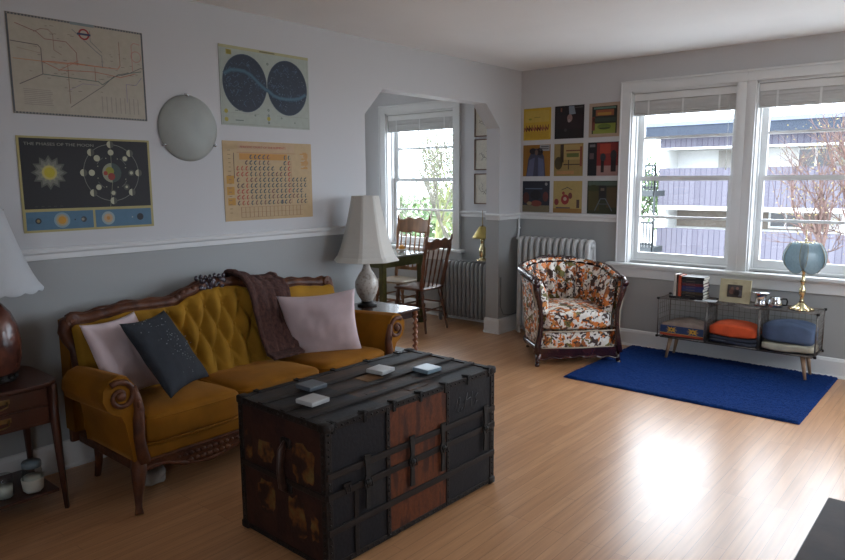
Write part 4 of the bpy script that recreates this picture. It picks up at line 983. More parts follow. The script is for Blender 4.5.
def radiator(loc, nsec, h, m, label, pitch=.052):
    r = empty('radiator', loc, 0, label, 'radiator')
    first = None
    for i in range(nsec):
        b = MB()
        yl = .058
        loop = []
        for k in range(36):
            a = 2*pi*k/36; loop.append((0, sp(cos(a), .45)*yl, .075+(h-.095)/2+sp(sin(a), .22)*(h-.095)/2))
        b.tube(loop, pitch*.40, 8, closed=True)
        b.tube([(0, 0, .08), (0, 0, h-.02)], .0195, 8)
        for z in (.115, h-.06): b.lathe([(.022, -pitch/2), (.030, -.01), (.030, .01), (.022, pitch/2)], (0, 0, z), 10, 'x')
        s_ = b.build('section', m, r); s_.location = (i*pitch, 0, 0)
        if i in (0, nsec-1):
            for y in (-.045, .045):
                b = MB(); b.tube([(i*pitch, y, .09), (i*pitch, y*1.15, .03), (i*pitch, y*1.3, 0)], [.014, .012, .018], 8); b.build('foot', m, r)
        if i == 0 and first is None:
            first = s_
    b = MB(); b.tube([(-.03, 0, .11), (-.055, 0, .11), (-.06, 0, .09), (-.06, 0, 0)], .011, 8); b.lathe([(.0, .02), (.018, .018), (.018, -.01), (0, -.012)], (-.05, 0, .14), 10); b.build('valve', m, r)
    return r
radiator((.125, -.125, 0), 12, .955, IRON_WHITE, 'tall pale cast iron radiator behind the armchair', .0655)
radiator((-.875, -.125, 0), 13, .66, IRON_GREY, 'low grey cast iron radiator in the dining nook', .053)
b = MB(); b.tube([(.02, -.045, 1.13), (.02, -.045, .98), (.028, -.07, .94), (.05, -.12, .93), (.082, -.125, .93)], .011, 8)
b.lathe([(.011, 0), (.02, .01), (.011, .02)], (.02, -.045, 1.02), 10); o = b.build('heating_pipe', WHITE); tag(o, 'thin white heating pipe in the corner beside the tall radiator', 'pipe')

# brass lamp on the nook radiator
r = empty('brass_lamp', (-.365, -.125, .6765), 0, 'small brass lamp with cone shade on the nook radiator', 'lamp')
b = MB(); b.lathe([(0, 0), (.060, 0), (.062, .010), (.040, .022), (.022, .035), (.034, .05), (.034, .13), (.022, .15), (.020, .20), (.028, .215), (.016, .23), (0, .23)], n=20); b.build('lamp_base', BRASS, r)
YSH = pm('yellow_brass_shade', (.52, .40, .13), .35, .7, var=.1)
b = MB(); b.shell([(.108, .235), (.090, .265), (.038, .345), (.030, .355)], n=24); b.build('lamp_shade', YSH, r, solid=.002)
b = MB(); b.tube([(0, 0, .23), (0, 0, .36), (0, 0, .52)], [.006, .005, .003], 8); b.ball((0, 0, .36), .01, 6); b.build('finial_rod', OLDBRASS, r)
# three frames in the nook
for k, (z0, lab) in enumerate(((1.945, 'topmost of three narrow framed prints in the nook'), (1.605, 'middle of three narrow framed prints in the nook'), (1.255, 'lowest of three narrow framed prints in the nook'))):
    r = empty('framed_print', (-.545, -.018, z0), 0, lab, 'picture', 'framed prints in the nook')
    w_, h_ = .24, .315; b = MB()
    for a in ((0, w_, 0, .010), (0, w_, h_-.010, h_), (0, .010, 0, h_), (w_-.010, w_, 0, h_)): b.bb(a[0], a[1], -.012, .016, a[2], a[3])
    b.build('frame', pm('thin_brown_frame', (.16, .08, .045), .4), r)
    b = MB(); b.bb(.008, w_-.008, -.002, .012, .008, h_-.008); b.build('print', flat('#d2cdbe'), r)
    b = MB(); rnd = random.Random(k+20)
    for j in range(5):
        p = [(.12+rnd.uniform(-.03, .03), .12+rnd.uniform(-.03, .03))]
        for q in range(4): p.append((p[-1][0]+rnd.uniform(-.03, .02), p[-1][1]+rnd.uniform(-.01, .035)))
        b.tube([(u, -.0025, v) for u, v in p], .0018, 4)
    b.build('drawing', flat('#6a675e'), r)
    b = MB(); b.bb(.010, w_-.010, -.006, -.004, .010, h_-.010); b.build('pane', PANE, r)
# cable on the pier
b = MB(); b.tube([(.012, -.345, .56), (.014, -.35, .40), (.014, -.35, .27), (.016, -.30, .185), (.016, -.20, .165), (.016, -.08, .165), (.02, -.035, .25), (.025, -.02, .34)], .0045, 6)
o = b.build('cable', pm('grey_cable', (.16, .16, .16), .5)); tag(o, 'thin grey cable looping along the pier above its baseboard', 'cable')

# ------------------------------------------------------------------ barrel armchair (faces local -Y)
CHR = empty('armchair', (.880, -.645, 0), radians(46), 'barrel armchair in orange and brown floral fabric with rosewood frame', 'armchair')
def hs(s, r_=1., yf=-.36):
    """horseshoe, s in 0..1 from front left round the back to front right"""
    L1 = .36; LA = pi*.39; tot = 2*L1+LA; q = s*tot
    if q < L1: k = q/L1; return ((-.365-.025*k)*r_, yf+(0-yf)*k)
    if q > tot-L1: k = (tot-q)/L1; return ((.365+.025*k)*r_, yf+(0-yf)*k)
    a = pi-(q-L1)/LA*pi; return (.39*cos(a)*r_, .36*sin(a)*r_)
def rim(s): return .700+.075*sin(pi*s)**1.2
def outer(u, v):
    z = .13+(rim(u)-.02-.13)*v; k = .86+.14*v**.8; x, y = hs(u, k); 
    if y < 0: y = y*(1/ k) if False else y
    return (x, y+(.0), z)
b = MB(); b.grid(outer, 60, 10); b.build('outer_shell', FLORAL, CHR, solid=.02, soffset=-1)
def inner(u, v):
    z0, z1 = .38, rim(u)-.005; z = z0+(z1-z0)*v
    k = .80+.10*v; x, y = hs(u, k, -.33); ch = abs(sin(pi*(u*18)))**.4
    bul = .075*ch*(.35+.65*sin(pi*min(1, v*.9+.1)))
    c = Vector((x, y-(-.05) if y > 0 else 0)); 
    if c.length > 1e-6: c.normalize()
    return (x-c.x*bul, y-c.y*bul, z)
b = MB(); b.grid(inner, 176, 20)
n = 80                        # top roll between inner channels and rim
def roll(u, v):
    x0, y0 = hs(u, .90, -.335); x1, y1 = hs(u, 1.0, -.345); z = rim(u)
    ch = .014*abs(sin(pi*(u*18)))**.6
    return (x0+(x1-x0)*v, y0+(y1-y0)*v, z-.005+.030*sin(pi*min(1, v*1.0))**.7+ch*(1-v))
b.grid(roll, 176, 8); b.build('channel_back', FLORAL, CHR)
b = MB(); pts = [(*hs(i/60, 1.02, -.36), rim(i/60)+.002) for i in range(61)]
b.tube(pts, [.025+.003*abs(sin(i*.6)) for i in range(61)], 10)
b.tube([(*hs(i/60, 1.035, -.36), rim(i/60)-.024) for i in range(61)], .010, 6)
rnd = random.Random(5)
for k in range(22):
    a = (k-10.5)/10.5; x, y = hs(.5+.10*a, 1.0); b.ball((x, y, rim(.5)+.022+.025*(1-a*a)*rnd.random()), .017, 6)
b.build('carved_top_rail', DARKRED, CHR)
for sg in (-1, 1):
    b = MB(); q = [(.372, -.365, .715), (.372, -.385, .685), (.366, -.388, .62), (.345, -.385, .54), (.325, -.382, .45), (.322, -.382, .36), (.330, -.382, .26), (.345, -.38, .17), (.355, -.378, .10)]
    b.tube([(sg*x, y, z) for x, y, z in q], [.018, .027, .026, .021, .018, .019, .022, .027, .028], 10)
    b.lathe([(0, .014), (.014, .010), (.02, .0), (.028, .004), (.03, -.01)], (sg*.372, -.405, .675), 14, 'y'); b.build('arm_post', DARKRED, CHR)
    b = MB(); b.tube([(sg*.335, -.36, .10), (sg*.345, -.375, .05), (sg*.350, -.385, .0)], [.030, .020, .018], 8); b.ball((sg*.35, -.388, .013), .021, 6); b.build('leg', DARKRED, CHR)
    b = MB(); b.tube([(sg*.24, .22, .10), (sg*.25, .25, .04), (sg*.26, .27, 0)], [.026, .020, .016], 8); b.build('leg', DARKRED, CHR)
b = MB(); n = 40
pr = [(-.35+.70*i/n, .050+.020*(1-abs(2*i/n-1)**2)*.6+.006*cos(i*.9)) for i in range(n+1)]
b.prism(pr+[(.35, .145), (-.35, .145)], 'y', -.385, -.355)
b.tube([(x, -.387, z+.006) for x, z in pr], .009, 6)
b.build('front_rail', DARKRED, CHR)
b = MB(); b.tube([(*hs(i/40, .87, -.34), .125) for i in range(41)], .026, 8); b.build('base_rail', DARKRED, CHR)
b = MB(); superbox(b, (0, -.05, .205), (.64, .64, .15), .25, 20, lambda x, y, z: (x*(1-.25*max(0, y/.32)**2), y-.012*(1-(x/.34)**2)*(y < 0), z)); b.build('seat_base', FLORAL, CHR)
b = MB(); superbox(b, (0, -.055, .365), (.63, .66, .155), .32, 24, lambda x, y, z: (x*(1-.25*max(0, y/.33)**2), y-.018*(1-(x/.33)**2)*(y < 0), z+(.030*(1-(x/.33)**2)*(1-(y/.36)**2) if z > 0 else 0))); c = b.build('seat_cushion', FLORAL, CHR)
PIPE = pm('cream_piping', (.55, .47, .36), .7)
for yy, zz in ((-.372, .145), (-.384, .285)):
    b = MB(); b.tube([(-.31+.62*i/12, yy-.010*(1-(i/6-1)**2), zz) for i in range(13)], .006, 6); b.build('piping', PIPE, CHR)
for sg in (-1, 1):
    b = MB(); b.tube([(sg*x, y, z) for x, y, z in ((.395, -.365, .70), (.392, -.37, .62), (.372, -.37, .54), (.352, -.368, .44), (.350, -.368, .34), (.352, -.368, .24), (.365, -.36, .15))], .006, 6); b.build('piping', PIPE, CHR)

# ------------------------------------------------------------------ rug
RUG = pm('royal_blue_shag', (.003, .032, .155), .95, c2=(.002, .014, .08), scale=160, bump=1.0, bscale=300, sheen=.25, spec=.1)
b = MB(); rnd = random.Random(1)
nx, ny = 200, 160
def rugf(u, v):
    e = min(u, 1-u)*1.64/.012; e2 = min(v, 1-v)*1.25/.012; k = min(1, e, e2)
    return (1.235+1.63*u+.004*noise.noise(Vector((v*30, 0, 1))), -1.305+1.265*v+.004*noise.noise(Vector((u*40, 5, 1))), .002+k*(.012+.009*rnd.random()+.003*noise.noise(Vector((u*12, v*10, 0)))))
b.grid(rugf, nx, ny); b.grid(lambda u, v: (1.235+1.63*u, -1.305+1.265*v, .002), 2, 2)
o = b.build('shag_rug', RUG); tag(o, 'royal blue shag rug under the wire shelf by the window', 'rug')

# ------------------------------------------------------------------ wire shelf
SH = empty('wire_shelf', (1.575, -.33, 0), .004, 'low dark wire basket shelf on wooden legs below the window', 'shelf')
SW, SD, S0, S1 = 1.175, .27, .205, .525
def wires(b, p0, du, dv, nu, nv, r_=.0016):
    p0, du, dv = Vector(p0), Vector(du), Vector(dv)
    for i in range(nu+1): b.tube([p0+du*(i/nu), p0+du*(i/nu)+dv], r_, 4)
    for j in range(nv+1): b.tube([p0+dv*(j/nv), p0+dv*(j/nv)+du], r_, 4)
for k in range(3):
    x0 = k*SW/3+.004; x1 = (k+1)*SW/3-.004; w_ = x1-x0
    b = MB()
    loops = []
    for z in (S0, S1):
        b.tube([(x0, 0, z), (x1, 0, z), (x1, SD, z), (x0, SD, z)], .0048, 6, closed=True)
    for x in (x0, x1):
        for y in (0, SD): b.tube([(x, y, S0), (x, y, S1)], .0048, 6)
    wires(b, (x0, SD, S0), (w_, 0, 0), (0, 0, S1-S0), 9, 7); wires(b, (x0, 0, S0), (w_, 0, 0), (0, SD, 0), 9, 6)
    wires(b, (x0, 0, S1), (w_, 0, 0), (0, SD, 0), 9, 6)
    for x in (x0, x1): wires(b, (x, 0, S0), (0, SD, 0), (0, 0, S1-S0), 6, 7)
    b.build('wire_basket', WIRE, SH)
b = MB(); b.bb(0.02, SW-.02, .02, SD-.02, S0-.014, S0-.006)
for x in (0, SW): 
    for y in (0, SD): superbox(b, (x, y, S1), (.022, .022, .02), .5, 6); superbox(b, (x, y, S0), (.022, .022, .02), .5, 6)
b.build('base_frame', BLACKIRON, SH)
for x, dx in ((.10, -.03), (SW-.09, .03)):
    for y, dy in ((.05, .02), (SD-.05, .00)):
        b = MB(); b.tube([(x, y, S0-.008), (x+dx, y+dy*(1 if y > .1 else -1)*.5, .018)], [.019, .010], 12); b.build('leg', LEGW, SH)
def sw(x, y): return (1.575+x, -.33+y)
def folded(name, x0, x1, y0, y1, z0, z1, m, label, layers=2, seed=0, slump=.0, cat='blanket', crown=.02):
    r = empty(name, ((x0+x1)/2, (y0+y1)/2, z0), 0, label, cat)
    h = (z1-z0)/layers
    b = MB()
    for i in range(layers):
        superbox(b, (0, 0, h*(i+.5)), (x1-x0-.006*(i % 2), y1-y0-.008*(i % 2), h*1.04), .38, 20, lambda x, y, z: (x+.005*noise.noise(Vector((y*9, z*20, seed))), y+.007*noise.noise(Vector((x*9+seed, z*20, i))), z+.010*noise.noise(Vector((x*6+seed, y*6, i*.3)))+(crown*(1-(2*x/(x1-x0))**2)*(i == layers-1) if z > 0 else 0)-slump*max(0, x/(x1-x0))))
    b.build('fold', m, r); return r
ZB = S0+.002
a0, a1 = sw(.012, .02), sw(SW/3-.012, .25)
r = folded('patterned_blanket', a0[0], a1[0], a0[1], a1[1], ZB+.004, ZB+.105, pm('tan_wool', (.30, .23, .19), .9, var=.2, scale=20, bump=.4), 'tan blanket with blue band and yellow stars in the left basket', 3, 2, crown=.03)
# woven front border: a raised band that follows the folded edge
P = Print(.352, .082, '#2b3f66', .004)
P.rect(0, 0, .352, .018, '#9c3b22', 1); P.rect(0, .018, .352, .022, '#c9a24a', 2)
for cu in (.095, .270):
    for (dx, dy, m_) in ((1, 1, '#d8a83c'),):
        for q in range(4):
            s1 = .045*(1 if q in (0, 3) else -1); s2 = .022*(1 if q < 2 else -1)
            P.poly([(cu, .050), (cu+s1*.9, .050+s2*1.1), (cu+s1*.25, .050+s2*.75)], m_, 2); P.poly([(cu, .050), (cu+s1*.45, .050+s2*.30), (cu+s1*1.15, .050+s2*.55)], m_, 2)
    P.k('#d8a83c'); P.b.add([(cu, P.y(2), .050)]+[(cu+(.050 if q % 2 == 0 else .018)*cos(q*pi/8+pi/8*0)*(1 if q % 2 else 1), P.y(2), .050+(.026 if q % 2 == 0 else .012)*sin(q*pi/8)) for q in range(16)], [(0, q+1, (q+1) % 16+1) for q in range(16)]); P.disc(cu, .050, .007, '#3a2a28', 3, 6)
bo = P.done('woven_border', (0, 0, 0), 0, None, None); bo.parent = r; bo.location = (-.176, -(a1[1]-a0[1])/2-.003, .006)
a0, a1 = sw(SW/3+.012, .012), sw(2*SW/3-.012, .25)
folded('dark_blanket', a0[0], a1[0], a0[1], a1[1], ZB+.004, ZB+.060, pm('dark_navy_wool', (.035, .04, .06), .9, var=.3, scale=20, bump=.4), 'dark navy folded blanket under the orange one', 2, 4, crown=0)
folded('orange_blanket', a0[0]-.002, a1[0]-.01, a0[1], a1[1], ZB+.064, ZB+.135, pm('bright_orange_fleece', (.68, .085, .018), .85, var=.2, scale=14, bump=.3, sheen=.3), 'bright orange folded blanket in the middle basket', 1, 6, crown=.030)
a0, a1 = sw(2*SW/3+.012, .012), sw(SW-.010, .25)
folded('cream_blanket', a0[0]-.002, a1[0], a0[1], a1[1], ZB+.004, ZB+.065, pm('cream_fleece', (.44, .42, .33), .9, var=.15, scale=14, bump=.3), 'cream folded blanket under the slate blue one', 1, 8, crown=0)
folded('slate_blue_blanket', a0[0]+.0, a1[0]-.01, a0[1], a1[1], ZB+.068, ZB+.200, pm('slate_blue_fleece', (.085, .125, .215), .85, var=.25, scale=9, bump=.3, sheen=.4), 'thick slate blue folded blanket in the right basket', 1, 10, crown=.030)

# books
def book(size, loc, rz, c, label, upright=False, roll=0, hexs=True):
    """size = (spine length, depth, thickness), flat with its spine to local -Y"""
    L_, D_, T0 = size
    r = empty('book', loc, rz, label, 'book', 'books on the wire shelf'); m = flat(c, .45)
    mt = Matrix.Identity(4)
    b = MB(); b.bb(0, L_, 0, D_, 0, .0025); b.bb(0, L_, 0, D_, T0-.0025, T0); b.bb(0, L_, -.001, .002, 0, T0); cv = b.build('cover', m, r)
    b2 = MB(); b2.bb(.003, L_-.003, .002, D_-.004, .0025, T0-.0025); pg = b2.build('pages', flat('#d8d4c8'), r)
    if upright:
        for o in (cv, pg):
            o.rotation_euler = (0, -pi/2, 0); o.location = (T0, 0, 0)
    b3 = MB(); b3.bb(L_*.2, L_*.62, -.0022, -.0008, T0*.42, T0*.56); t = b3.build('title_strip', flat('#6e685c'), r)
    if upright: t.rotation_euler = (0, -pi/2, 0); t.location = (T0, 0, 0)
    return r
bx, by = sw(.075, .045); z = S1+.006
book((.268, .19, .018), (bx+.002, by-.012, z), .02, '#15161c', 'flat black book at the bottom of the pile on the wire shelf'); z0 = z+.0185
for c, lab, x, t in (('#cfcabf', 'upright white book at the left end of the pile', 0.0, .020), ('#3a2420', 'upright dark brown book beside the white one', .021, .016), ('#b84a2c', 'upright orange red book left of the stacked dark books', .038, .020)):
    book((.178-(.006 if x > .03 else 0), .13, t), (bx+.032+x, by, z0), 0, c, lab, True)
for k, (c, t, lab) in enumerate((('#1a1a1e', .024, 'lowest, black book of the stack lying beside the upright books'), ('#3d3322', .022, 'olive brown book second from the bottom of the stack'), ('#1e2f5c', .024, 'deep blue book third in the stack'), ('#262a5e', .020, 'indigo book fourth in the stack'), ('#5a1f2a', .022, 'maroon book fifth in the stack'), ('#23262a', .030, 'dark grey book second from the top of the stack'), ('#14151a', .022, 'black book on top of the stack'))):
    book((.178-.004*(k % 3), .14, t), (bx+.096, by+.003*(k % 2), z0), .01*(k % 3-1), c, lab); z0 += t+.0004
# photo frame
r = empty('photo_frame', (2.025, -.215, S1+.006), -.03, 'cream mounted photo frame standing on the wire shelf', 'picture frame')
def tilt(o): o.rotation_euler = (-.12, 0, 0); return o
MATC = pm('cream_frame', (.52, .47, .30), .6, var=.15, scale=18)
b = MB(); w_, h_ = .232, .185
for a in ((0, w_, 0, .045), (0, w_, h_-.042, h_), (0, .060, .045, h_-.042), (w_-.060, w_, .045, h_-.042)): b.bb(a[0], a[1], -.008, .006, a[2], a[3])
b.bb(0, w_, .004, .008, 0, h_); tilt(b.build('frame', MATC, r))
P = Print(.112, .098, '#3a3230', .001); P.rect(.0, .06, .112, .098, '#4a4644', 1); P.disc(.035, .045, .022, '#6a4a40', 2, 12); P.disc(.07, .04, .026, '#2a2224', 2, 12); P.disc(.075, .072, .012, '#8a6a5c', 3, 10); P.disc(.036, .07, .011, '#7c5c50', 3, 10); P.rect(.085, .01, .11, .06, '#5a5a60', 2)
o = P.done('photo', (0, 0, 0), 0, None, None); o.parent = r; tilt(o); o.location = (.060, -.008, .045)
b = MB(); b.prism([(.008, .16), (.012, .15), (.075, .0), (.065, .0)], 'x', .10, .13); b.build('strut', MATC, r)
# silver pot and lens-like dish
r = empty('metal_pot', (2.335, -.215, S1+.006), 0, 'small polished metal pot with handle on the wire shelf', 'pot')
b = MB(); b.lathe([(0, 0), (.047, 0), (.050, .006), (.041, .03), (.038, .07), (.046, .092), (.066, .100), (.066, .104), (0, .106)], n=28); b.build('pot_body', CHROME, r)
r = empty('metal_jug', (2.435, -.200, S1+.006), 0, 'low polished metal jug with black handle right of the metal pot', 'jug')
b = MB(); b.lathe([(0, 0), (.050, 0), (.056, .02), (.050, .05), (.040, .068), (.042, .074), (0, .072)], n=28); b.build('jug_body', CHROME, r)
b = MB(); b.tube([(.045, 0, .066), (.075, 0, .066), (.082, 0, .05), (.078, 0, .02), (.050, 0, .015)], .006, 8); b.build('handle', BLACKIRON, r)
b = MB(); b.bb(-.08, .08, -.05, .05, 0, .004); o = b.build('magazine', flat('#b8bcc0'), loc=(1.94, -.265, S1+.006), rot=(0, 0, .1)); tag(o, 'pale magazine lying between the books and the photo frame', 'magazine')

# ------------------------------------------------------------------ brass lamp with blue glass petals
PET = petal_glass()
r = empty('petal_lamp', (2.615, -.215, S1+.006), 0, 'brass touch lamp with smoky blue glass petals', 'lamp')
b = MB()
def sq_(a, r_, z): return (r_*(1+.06*cos(4*a+pi) if r_ > .04 else r_), z)
b.shell([(.0, 0), (.082, 0), (.084, .008), (.080, .016), (.060, .022), (.050, .030), (.030, .044), (.020, .056)], n=48, fn=lambda a, q, z: (q*(1+(.07*cos(8*a))*(q > .055)), z))
b.lathe([(.020, .055), (.013, .070), (.014, .10), (.024, .125), (.022, .16), (.012, .18), (.014, .20), (.020, .215), (.012, .235), (.011, .28), (.018, .295), (.010, .31), (.008, .46), (.008, .51), (0, .51)], n=20); b.build('lamp_base', BRASS, r)
b = MB(); b.tube([(.045*cos(a), .045*sin(a), .502) for a in [2*pi*k/24 for k in range(24)]], .004, 6, closed=True)
for k in range(5): a = k*2*pi/5+.45; b.tube([(0, 0, .506), (.062*cos(a), .062*sin(a), .506)], .003, 5); b.ball((.070*cos(a), .070*sin(a), .496), .007, 6)
b.tube([(0, 0, .49), (0, 0, .525), (0, 0, .60)], [.006, .004, .002], 6); b.ball((0, 0, .525), .009, 6); b.build('shade_holder', BRASS, r)
for k in range(5):
    a = k*2*pi/5+.45; b = MB()
    def pf(u, v):
        z = .505-.215*v; wd = .060+.045*sin(pi*min(1, v*.95+.05))**.8; rad = .066+.052*sin(pi*min(1, v*.80+.06))
        if v > .8: wd *= 1-(v-.8)*1.8
        t = (-1+2*u)*wd; rd = rad-.22*t*t/.05*.3
        return (rd*cos(a)-t*sin(a), rd*sin(a)+t*cos(a), z-.012*(1-(2*u-1)**2)*(v > .5))
    b.grid(pf, 9, 14); p_ = b.build('glass_petal', PET, r, solid=.003)
    b = MB(); ed = [pf(0, j/13) for j in range(14)]+[pf(i/8, 1) for i in range(1, 9)]+[pf(1, 1-j/13) for j in range(1, 14)]; b.tube(ed, .0022, 5); b.build('petal_edging', OLDBRASS, p_)

# ------------------------------------------------------------------ low dark table at the right edge
r = empty('low_table', (3.67, -3.85, 0), 0, 'dark brown low table at the right edge of the room', 'table')
TD = pm('dark_worn_table', (.050, .028, .022), .6, c2=(.028, .018, .016), scale=8, bump=.2, spec=.2)
b = MB(); b.bb(-.325, .325, -.50, .50, .42, .45); b.build('table_top', TD, r, bevel=.005)
b = MB(); b.bb(-.30, .30, -.475, .475, .30, .42); b.build('apron', TD, r)
for x in (-.28, .28):
    for y in (-.45, .45):
        b = MB(); b.bb(x-.025, x+.025, y-.025, y+.025, 0, .42); b.build('leg', TD, r, bevel=.004)
CHR.scale = (.98, 1, 1)
SKY = 12.5
# ------------------------------------------------------------------ outside
WW = pm('white_outside_wall', (.62, .62, .60), .8, var=.05); SID = siding(); ROOF = pm('slate_blue_fascia', (.034, .042, .058), .7, var=.1, spec=.1)
ROOFT = pm('pale_blue_roof', (.12, .14, .19), .8, var=.1); GRY = pm('concrete_ground', (.46, .47, .47), .9, var=.15, scale=.6)
BEIGE = pm('beige_outside_wall', (.20, .17, .14), .9, var=.1, spec=.1); DKG = pm('dark_outside_glass', (.045, .05, .055), .15, var=.2)
BALC = pm('black_balcony_steel', (.02, .025, .028), .6)
GZ = -3.4
struct(MB().bb(-45, 40, 1.2, 80, GZ-.3, GZ).build('ground', GRY))
BD = empty('apartment_building', (-8.75, 26, GZ), 0, 'low apartment building with purple board siding and flat roof across the street', 'building')
def Bb(x0, x1, y0, y1, z0, z1, name, m, parent=BD, bevel=0):
    b = MB(); b.bb(x0+8.75, x1+8.75, y0-26, y1-26, z0-GZ, z1-GZ); return b.build(name, m, parent)
XE = 12
b = MB()
for (x0, x1, y0, y1, z0, z1) in ((-8.75, XE, 27.6, 27.9, GZ, 3.5), (-8.75, -8.5, 26, 34, GZ, 3.5), (XE-.3, XE, 26, 34, GZ, 3.5), (-8.75, XE, 33.7, 34, GZ, 3.5)): b.bb(x0+8.75, x1+8.75, y0-26, y1-26, z0-GZ, z1-GZ)
b.build('wall', WW, BD)
Bb(-8.75, XE, 25.9, 26.1, .24, 1.94, 'siding_upper_parapet', SID)
Bb(-8.75, XE, 25.9, 26.1, -2.15, -.80, 'siding_lower_parapet', SID)
Bb(-8.75, XE, 25.9, 27.7, 2.87, 3.31, 'siding_head', SID)
Bb(-8.75, XE, 25.9, 27.7, .05, .24, 'floor_slab', WW); Bb(-8.75, XE, 25.9, 27.7, -2.35, -2.15, 'floor_slab', WW); Bb(-8.8, XE, 25.85, 27.6, 2.78, 2.87, 'floor_slab', WW)
Bb(-9.55, XE+1, 25.2, 34.8, 3.36, 3.80, 'fascia', ROOF); Bb(-9.6, XE+1, 25.15, 34.9, 3.80, 3.97, 'roof_edge', ROOFT)
for x in (-8.7, -5.45, -1.2, 2.6, 6.5): Bb(x, x+.30, 25.95, 26.3, -.80, .24, 'post', WW)
for x in (-8.4, -4.7, -.6, 3.4): Bb(x, x+2.7, 27.52, 27.6, -.80, .05, 'recess_panel', BEIGE)  # beige sheets over the white wall behind the lower openings
for x in (-6.6, 1.2, 6.0): Bb(x, x+1.3, 27.50, 27.6, 1.3, 2.75, 'recess_panel', pm('cream_outside_panel', (.30, .28, .25), .9))
def outwin(x0, x1, z0, z1, y=27.55):
    f = Bb(x0, x1, y-.08, y, z0, z1, 'window', WW)
    m_ = (x0+x1)/2
    for a, c in ((x0+.10, m_-.05), (m_+.05, x1-.10)): Bb(a, c, y-.10, y-.075, z0+.10, z1-.08, 'pane', DKG).parent = f; 
for a in ((-3.35, -1.85, 1.25, 2.76), (3.3, 4.7, 1.25, 2.76), (-4.3, -2.9, -.75, .0), (.9, 2.3, -.75, 0)): outwin(*a)
f = Bb(-1.75, -1.10, 27.44, 27.56, 1.25, 2.76, 'shutter', pm('green_grey_shutter', (.20, .23, .20), .7))
# steel balconies left of the building
r = empty('steel_balcony', (-9.6, 24.2, GZ), 0, 'black steel balcony beside the left end of the far building', 'balcony')
for z in (.95, -1.55):
    b = MB(); b.bb(-1.2, 1.55, -.5, .7, z-GZ-.25, z-GZ); b.build('platform', BALC, r)
    b = MB()
    for zz in (1.05, .10): b.bb(-1.2, 1.55, -.5, -.45, z-GZ+zz, z-GZ+zz+.09)
    for i in range(20): b.bb(-1.2+i*.143, -1.15+i*.143, -.5, -.45, z-GZ, z-GZ+1.05)
    b.build('railing', BALC, r)
b = MB()
for x in (-1.15, 1.5): b.bb(x, x+.08, -.5, -.42, 0, 1.05-GZ+1.0)
b.build('post', BALC, r)
# trees
def branches(b, p, d, L_, r_, depth, rnd, tips, spread=.55, nk=3, up=.08):
    n = 4; pts = [p]; q = Vector(p); dd = Vector(d)
    for i in range(n):
        dd = (dd+Vector((rnd.uniform(-.16, .16), rnd.uniform(-.16, .16), rnd.uniform(-.10, .16)+up*.5))).normalized()
        q = q+dd*(L_/n); pts.append(q.copy())
    b.tube(pts, [r_*(1-.35*i/n) for i in range(n+1)], 5 if depth < 3 else 7)
    if depth == 0: tips.append(q); return
    for k in range(nk):
        pk = pts[rnd.choice((2, 3, 4))]
        nd = (dd+Vector((rnd.gauss(0, spread), rnd.gauss(0, spread), rnd.gauss(0, spread)*.8+up))).normalized()
        branches(b, pk, nd, L_*rnd.uniform(.62, .82), r_*.60, depth-1, rnd, tips, spread, nk, up)
        if k == 0: tips.append(pk)
def tree(name, loc, seed, h, r_, label, barkm, leafm, depth=5, leaf=.05, nleaf=3, spread=.55, nk=3, dirv=(0, 0, 1), jit=.16):
    rnd = random.Random(seed); root = empty(name, loc, 0, label, 'tree')
    b = MB(); tips = []; branches(b, Vector((0, 0, 0)), Vector(dirv), h, r_, depth, rnd, tips, spread, nk); b.build('branches', barkm, root)
    if nleaf:
        b = MB()
        for t in tips:
            for k in range(nleaf):
                c = t+Vector((rnd.gauss(0, jit), rnd.gauss(0, jit), rnd.gauss(0, jit)))
                u = Vector((rnd.gauss(0, 1), rnd.gauss(0, 1), rnd.gauss(0, 1))).normalized(); w_ = u.orthogonal().normalized(); s_ = leaf*rnd.uniform(.6, 1.3)
                v3 = u.cross(w_)*.12*s_
                b.add([c-u*s_, c+w_*s_*.45+v3, c+u*s_, c-w_*s_*.45+v3], [(0, 1, 2, 3)])
        o = b.build('foliage', leafm, root); o['kind'] = 'stuff'
    return root
BARK = pm('reddish_bark', (.13, .085, .075), .9, var=.4, scale=8, spec=.1); BARKG = pm('grey_bark', (.13, .125, .10), .9, var=.4, scale=8, spec=.1)
BUD = pm('yellow_buds', (.24, .19, .07), .8, var=.4, scale=3); LEAFG = pm('pale_spring_leaves', (.12, .18, .07), .8, c2=(.07, .12, .05), scale=1.5)
LEAFP = pm('pale_grey_green_leaves', (.15, .18, .12), .8, c2=(.10, .12, .08), scale=1.5)
tree('bare_tree', (3.1, 7.2, GZ), 21, 2.2, .10, 'budding bare tree with reddish twigs outside the right window', BARK, BUD, 6, .022, 1, .50, 3, (-.10, 0, 1))
tree('leafy_tree', (-10.4, 11.0, GZ), 5, 2.9, .13, 'pale green spring tree outside the dining nook window', pm('mossy_bark', (.16, .18, .07), .9, var=.4, scale=4), LEAFP, 6, .055, 2, .55, 3, (0, 0, 1), .3)
tree('leafy_tree', (-5.9, 6.2, GZ), 15, 2.7, .09, 'thin grey branched tree outside the dining nook window', BARKG, LEAFP, 6, .03, 1, .6, 3, (.1, 0, 1), .3)
tree('leafy_tree', (-12.2, 30.5, GZ), 9, 2.2, .16, 'green tree beside the left end of the far building', BARKG, LEAFG, 5, .16, 7, .55, 3, (0, 0, 1), .5)
b = MB()
rnd = random.Random(77)
root = empty('hedge', (-22, 24, GZ), 0, 'pale green hedge far outside the nook window', 'hedge')
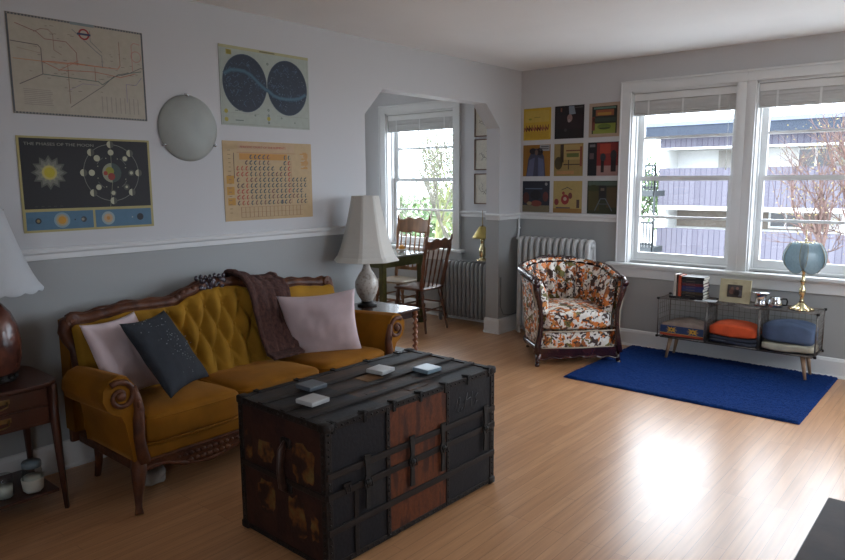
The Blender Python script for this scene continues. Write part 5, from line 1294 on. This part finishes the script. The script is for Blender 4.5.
for k in range(5000):
    c = Vector((rnd.uniform(-12, 3.5), rnd.uniform(-1.5, 1.5), rnd.random()**1.3*3.9)); u = Vector((rnd.gauss(0, 1), rnd.gauss(0, 1), rnd.gauss(0, 1))).normalized(); w_ = u.orthogonal().normalized(); s_ = .22
    b.add([c-u*s_, c+w_*s_*.5, c+u*s_, c-w_*s_*.5], [(0, 1, 2, 3)])
o = b.build('foliage', LEAFG, root); o['kind'] = 'stuff'

# ------------------------------------------------------------------ light: overcast daylight through the windows, real and added
w = bpy.data.worlds.new('overcast_sky'); SC.world = w; w.use_nodes = True
nt = w.node_tree; nt.nodes.clear(); L = nt.links.new
tc = N(nt, 'ShaderNodeTexCoord'); s_ = N(nt, 'ShaderNodeSeparateXYZ'); L(tc.outputs['Generated'], s_.inputs[0])
cr = N(nt, 'ShaderNodeValToRGB'); e = cr.color_ramp.elements
e[0].position = .47; e[0].color = (.30, .30, .30, 1); e[1].position = .5; e[1].color = (.72, .845, 1.0, 1)
k = e.new(.75); k.color = (.86, .93, 1.0, 1)
mr = N(nt, 'ShaderNodeMapRange'); mr.inputs['From Min'].default_value = -1; L(s_.outputs['Z'], mr.inputs['Value']); L(mr.outputs[0], cr.inputs[0])
bg = N(nt, 'ShaderNodeBackground'); bg.inputs['Strength'].default_value = SKY; L(cr.outputs[0], bg.inputs[0])
wo = N(nt, 'ShaderNodeOutputWorld'); L(bg.outputs[0], wo.inputs[0])
for i, (a, c) in enumerate(WINS):
    l = bpy.data.lights.new('portal', 'AREA'); l.shape = 'RECTANGLE'; l.size = c-a+.02; l.size_y = Z1-Z0+.02; l.cycles.is_portal = True
    o = bpy.data.objects.new('portal', l); COL.objects.link(o); o.location = ((a+c)/2, .24, (Z0+Z1)/2); o.rotation_euler = (-pi/2, 0, 0)
l = bpy.data.lights.new('portal', 'AREA'); l.shape = 'RECTANGLE'; l.size = RY1-RY0; l.size_y = Z1-Z0; l.cycles.is_portal = True
o = bpy.data.objects.new('portal', l); COL.objects.link(o); o.location = (XR+.22, (RY0+RY1)/2, (Z0+Z1)/2); o.rotation_euler = (0, pi/2, 0); l.size, l.size_y = Z1-Z0, RY1-RY0
for nm, sx, sy, loc, rot in (('f', FX1-FX0, Z1-Z0, ((FX0+FX1)/2, YF-.22, (Z0+Z1)/2), (pi/2, 0, 0)), ('n', Z1-Z0, NY1-NY0, (XN-.22, (NY0+NY1)/2, (Z0+Z1)/2), (0, -pi/2, 0))):
    l = bpy.data.lights.new('portal', 'AREA'); l.shape = 'RECTANGLE'; l.size = sx; l.size_y = sy; l.cycles.is_portal = True
    o = bpy.data.objects.new('portal', l); COL.objects.link(o); o.location = loc; o.rotation_euler = rot
SC.view_settings.view_transform = 'Standard'; SC.view_settings.look = 'None'; SC.view_settings.gamma = 1; SC.view_settings.use_curve_mapping = False
SC.view_settings.exposure = 0
SC.cycles.max_bounces = 10; SC.cycles.diffuse_bounces = 6; SC.cycles.glossy_bounces = 4; SC.cycles.transparent_max_bounces = 16
SC.cycles.sample_clamp_indirect = 8; SC.cycles.caustics_reflective = False; SC.cycles.caustics_refractive = False
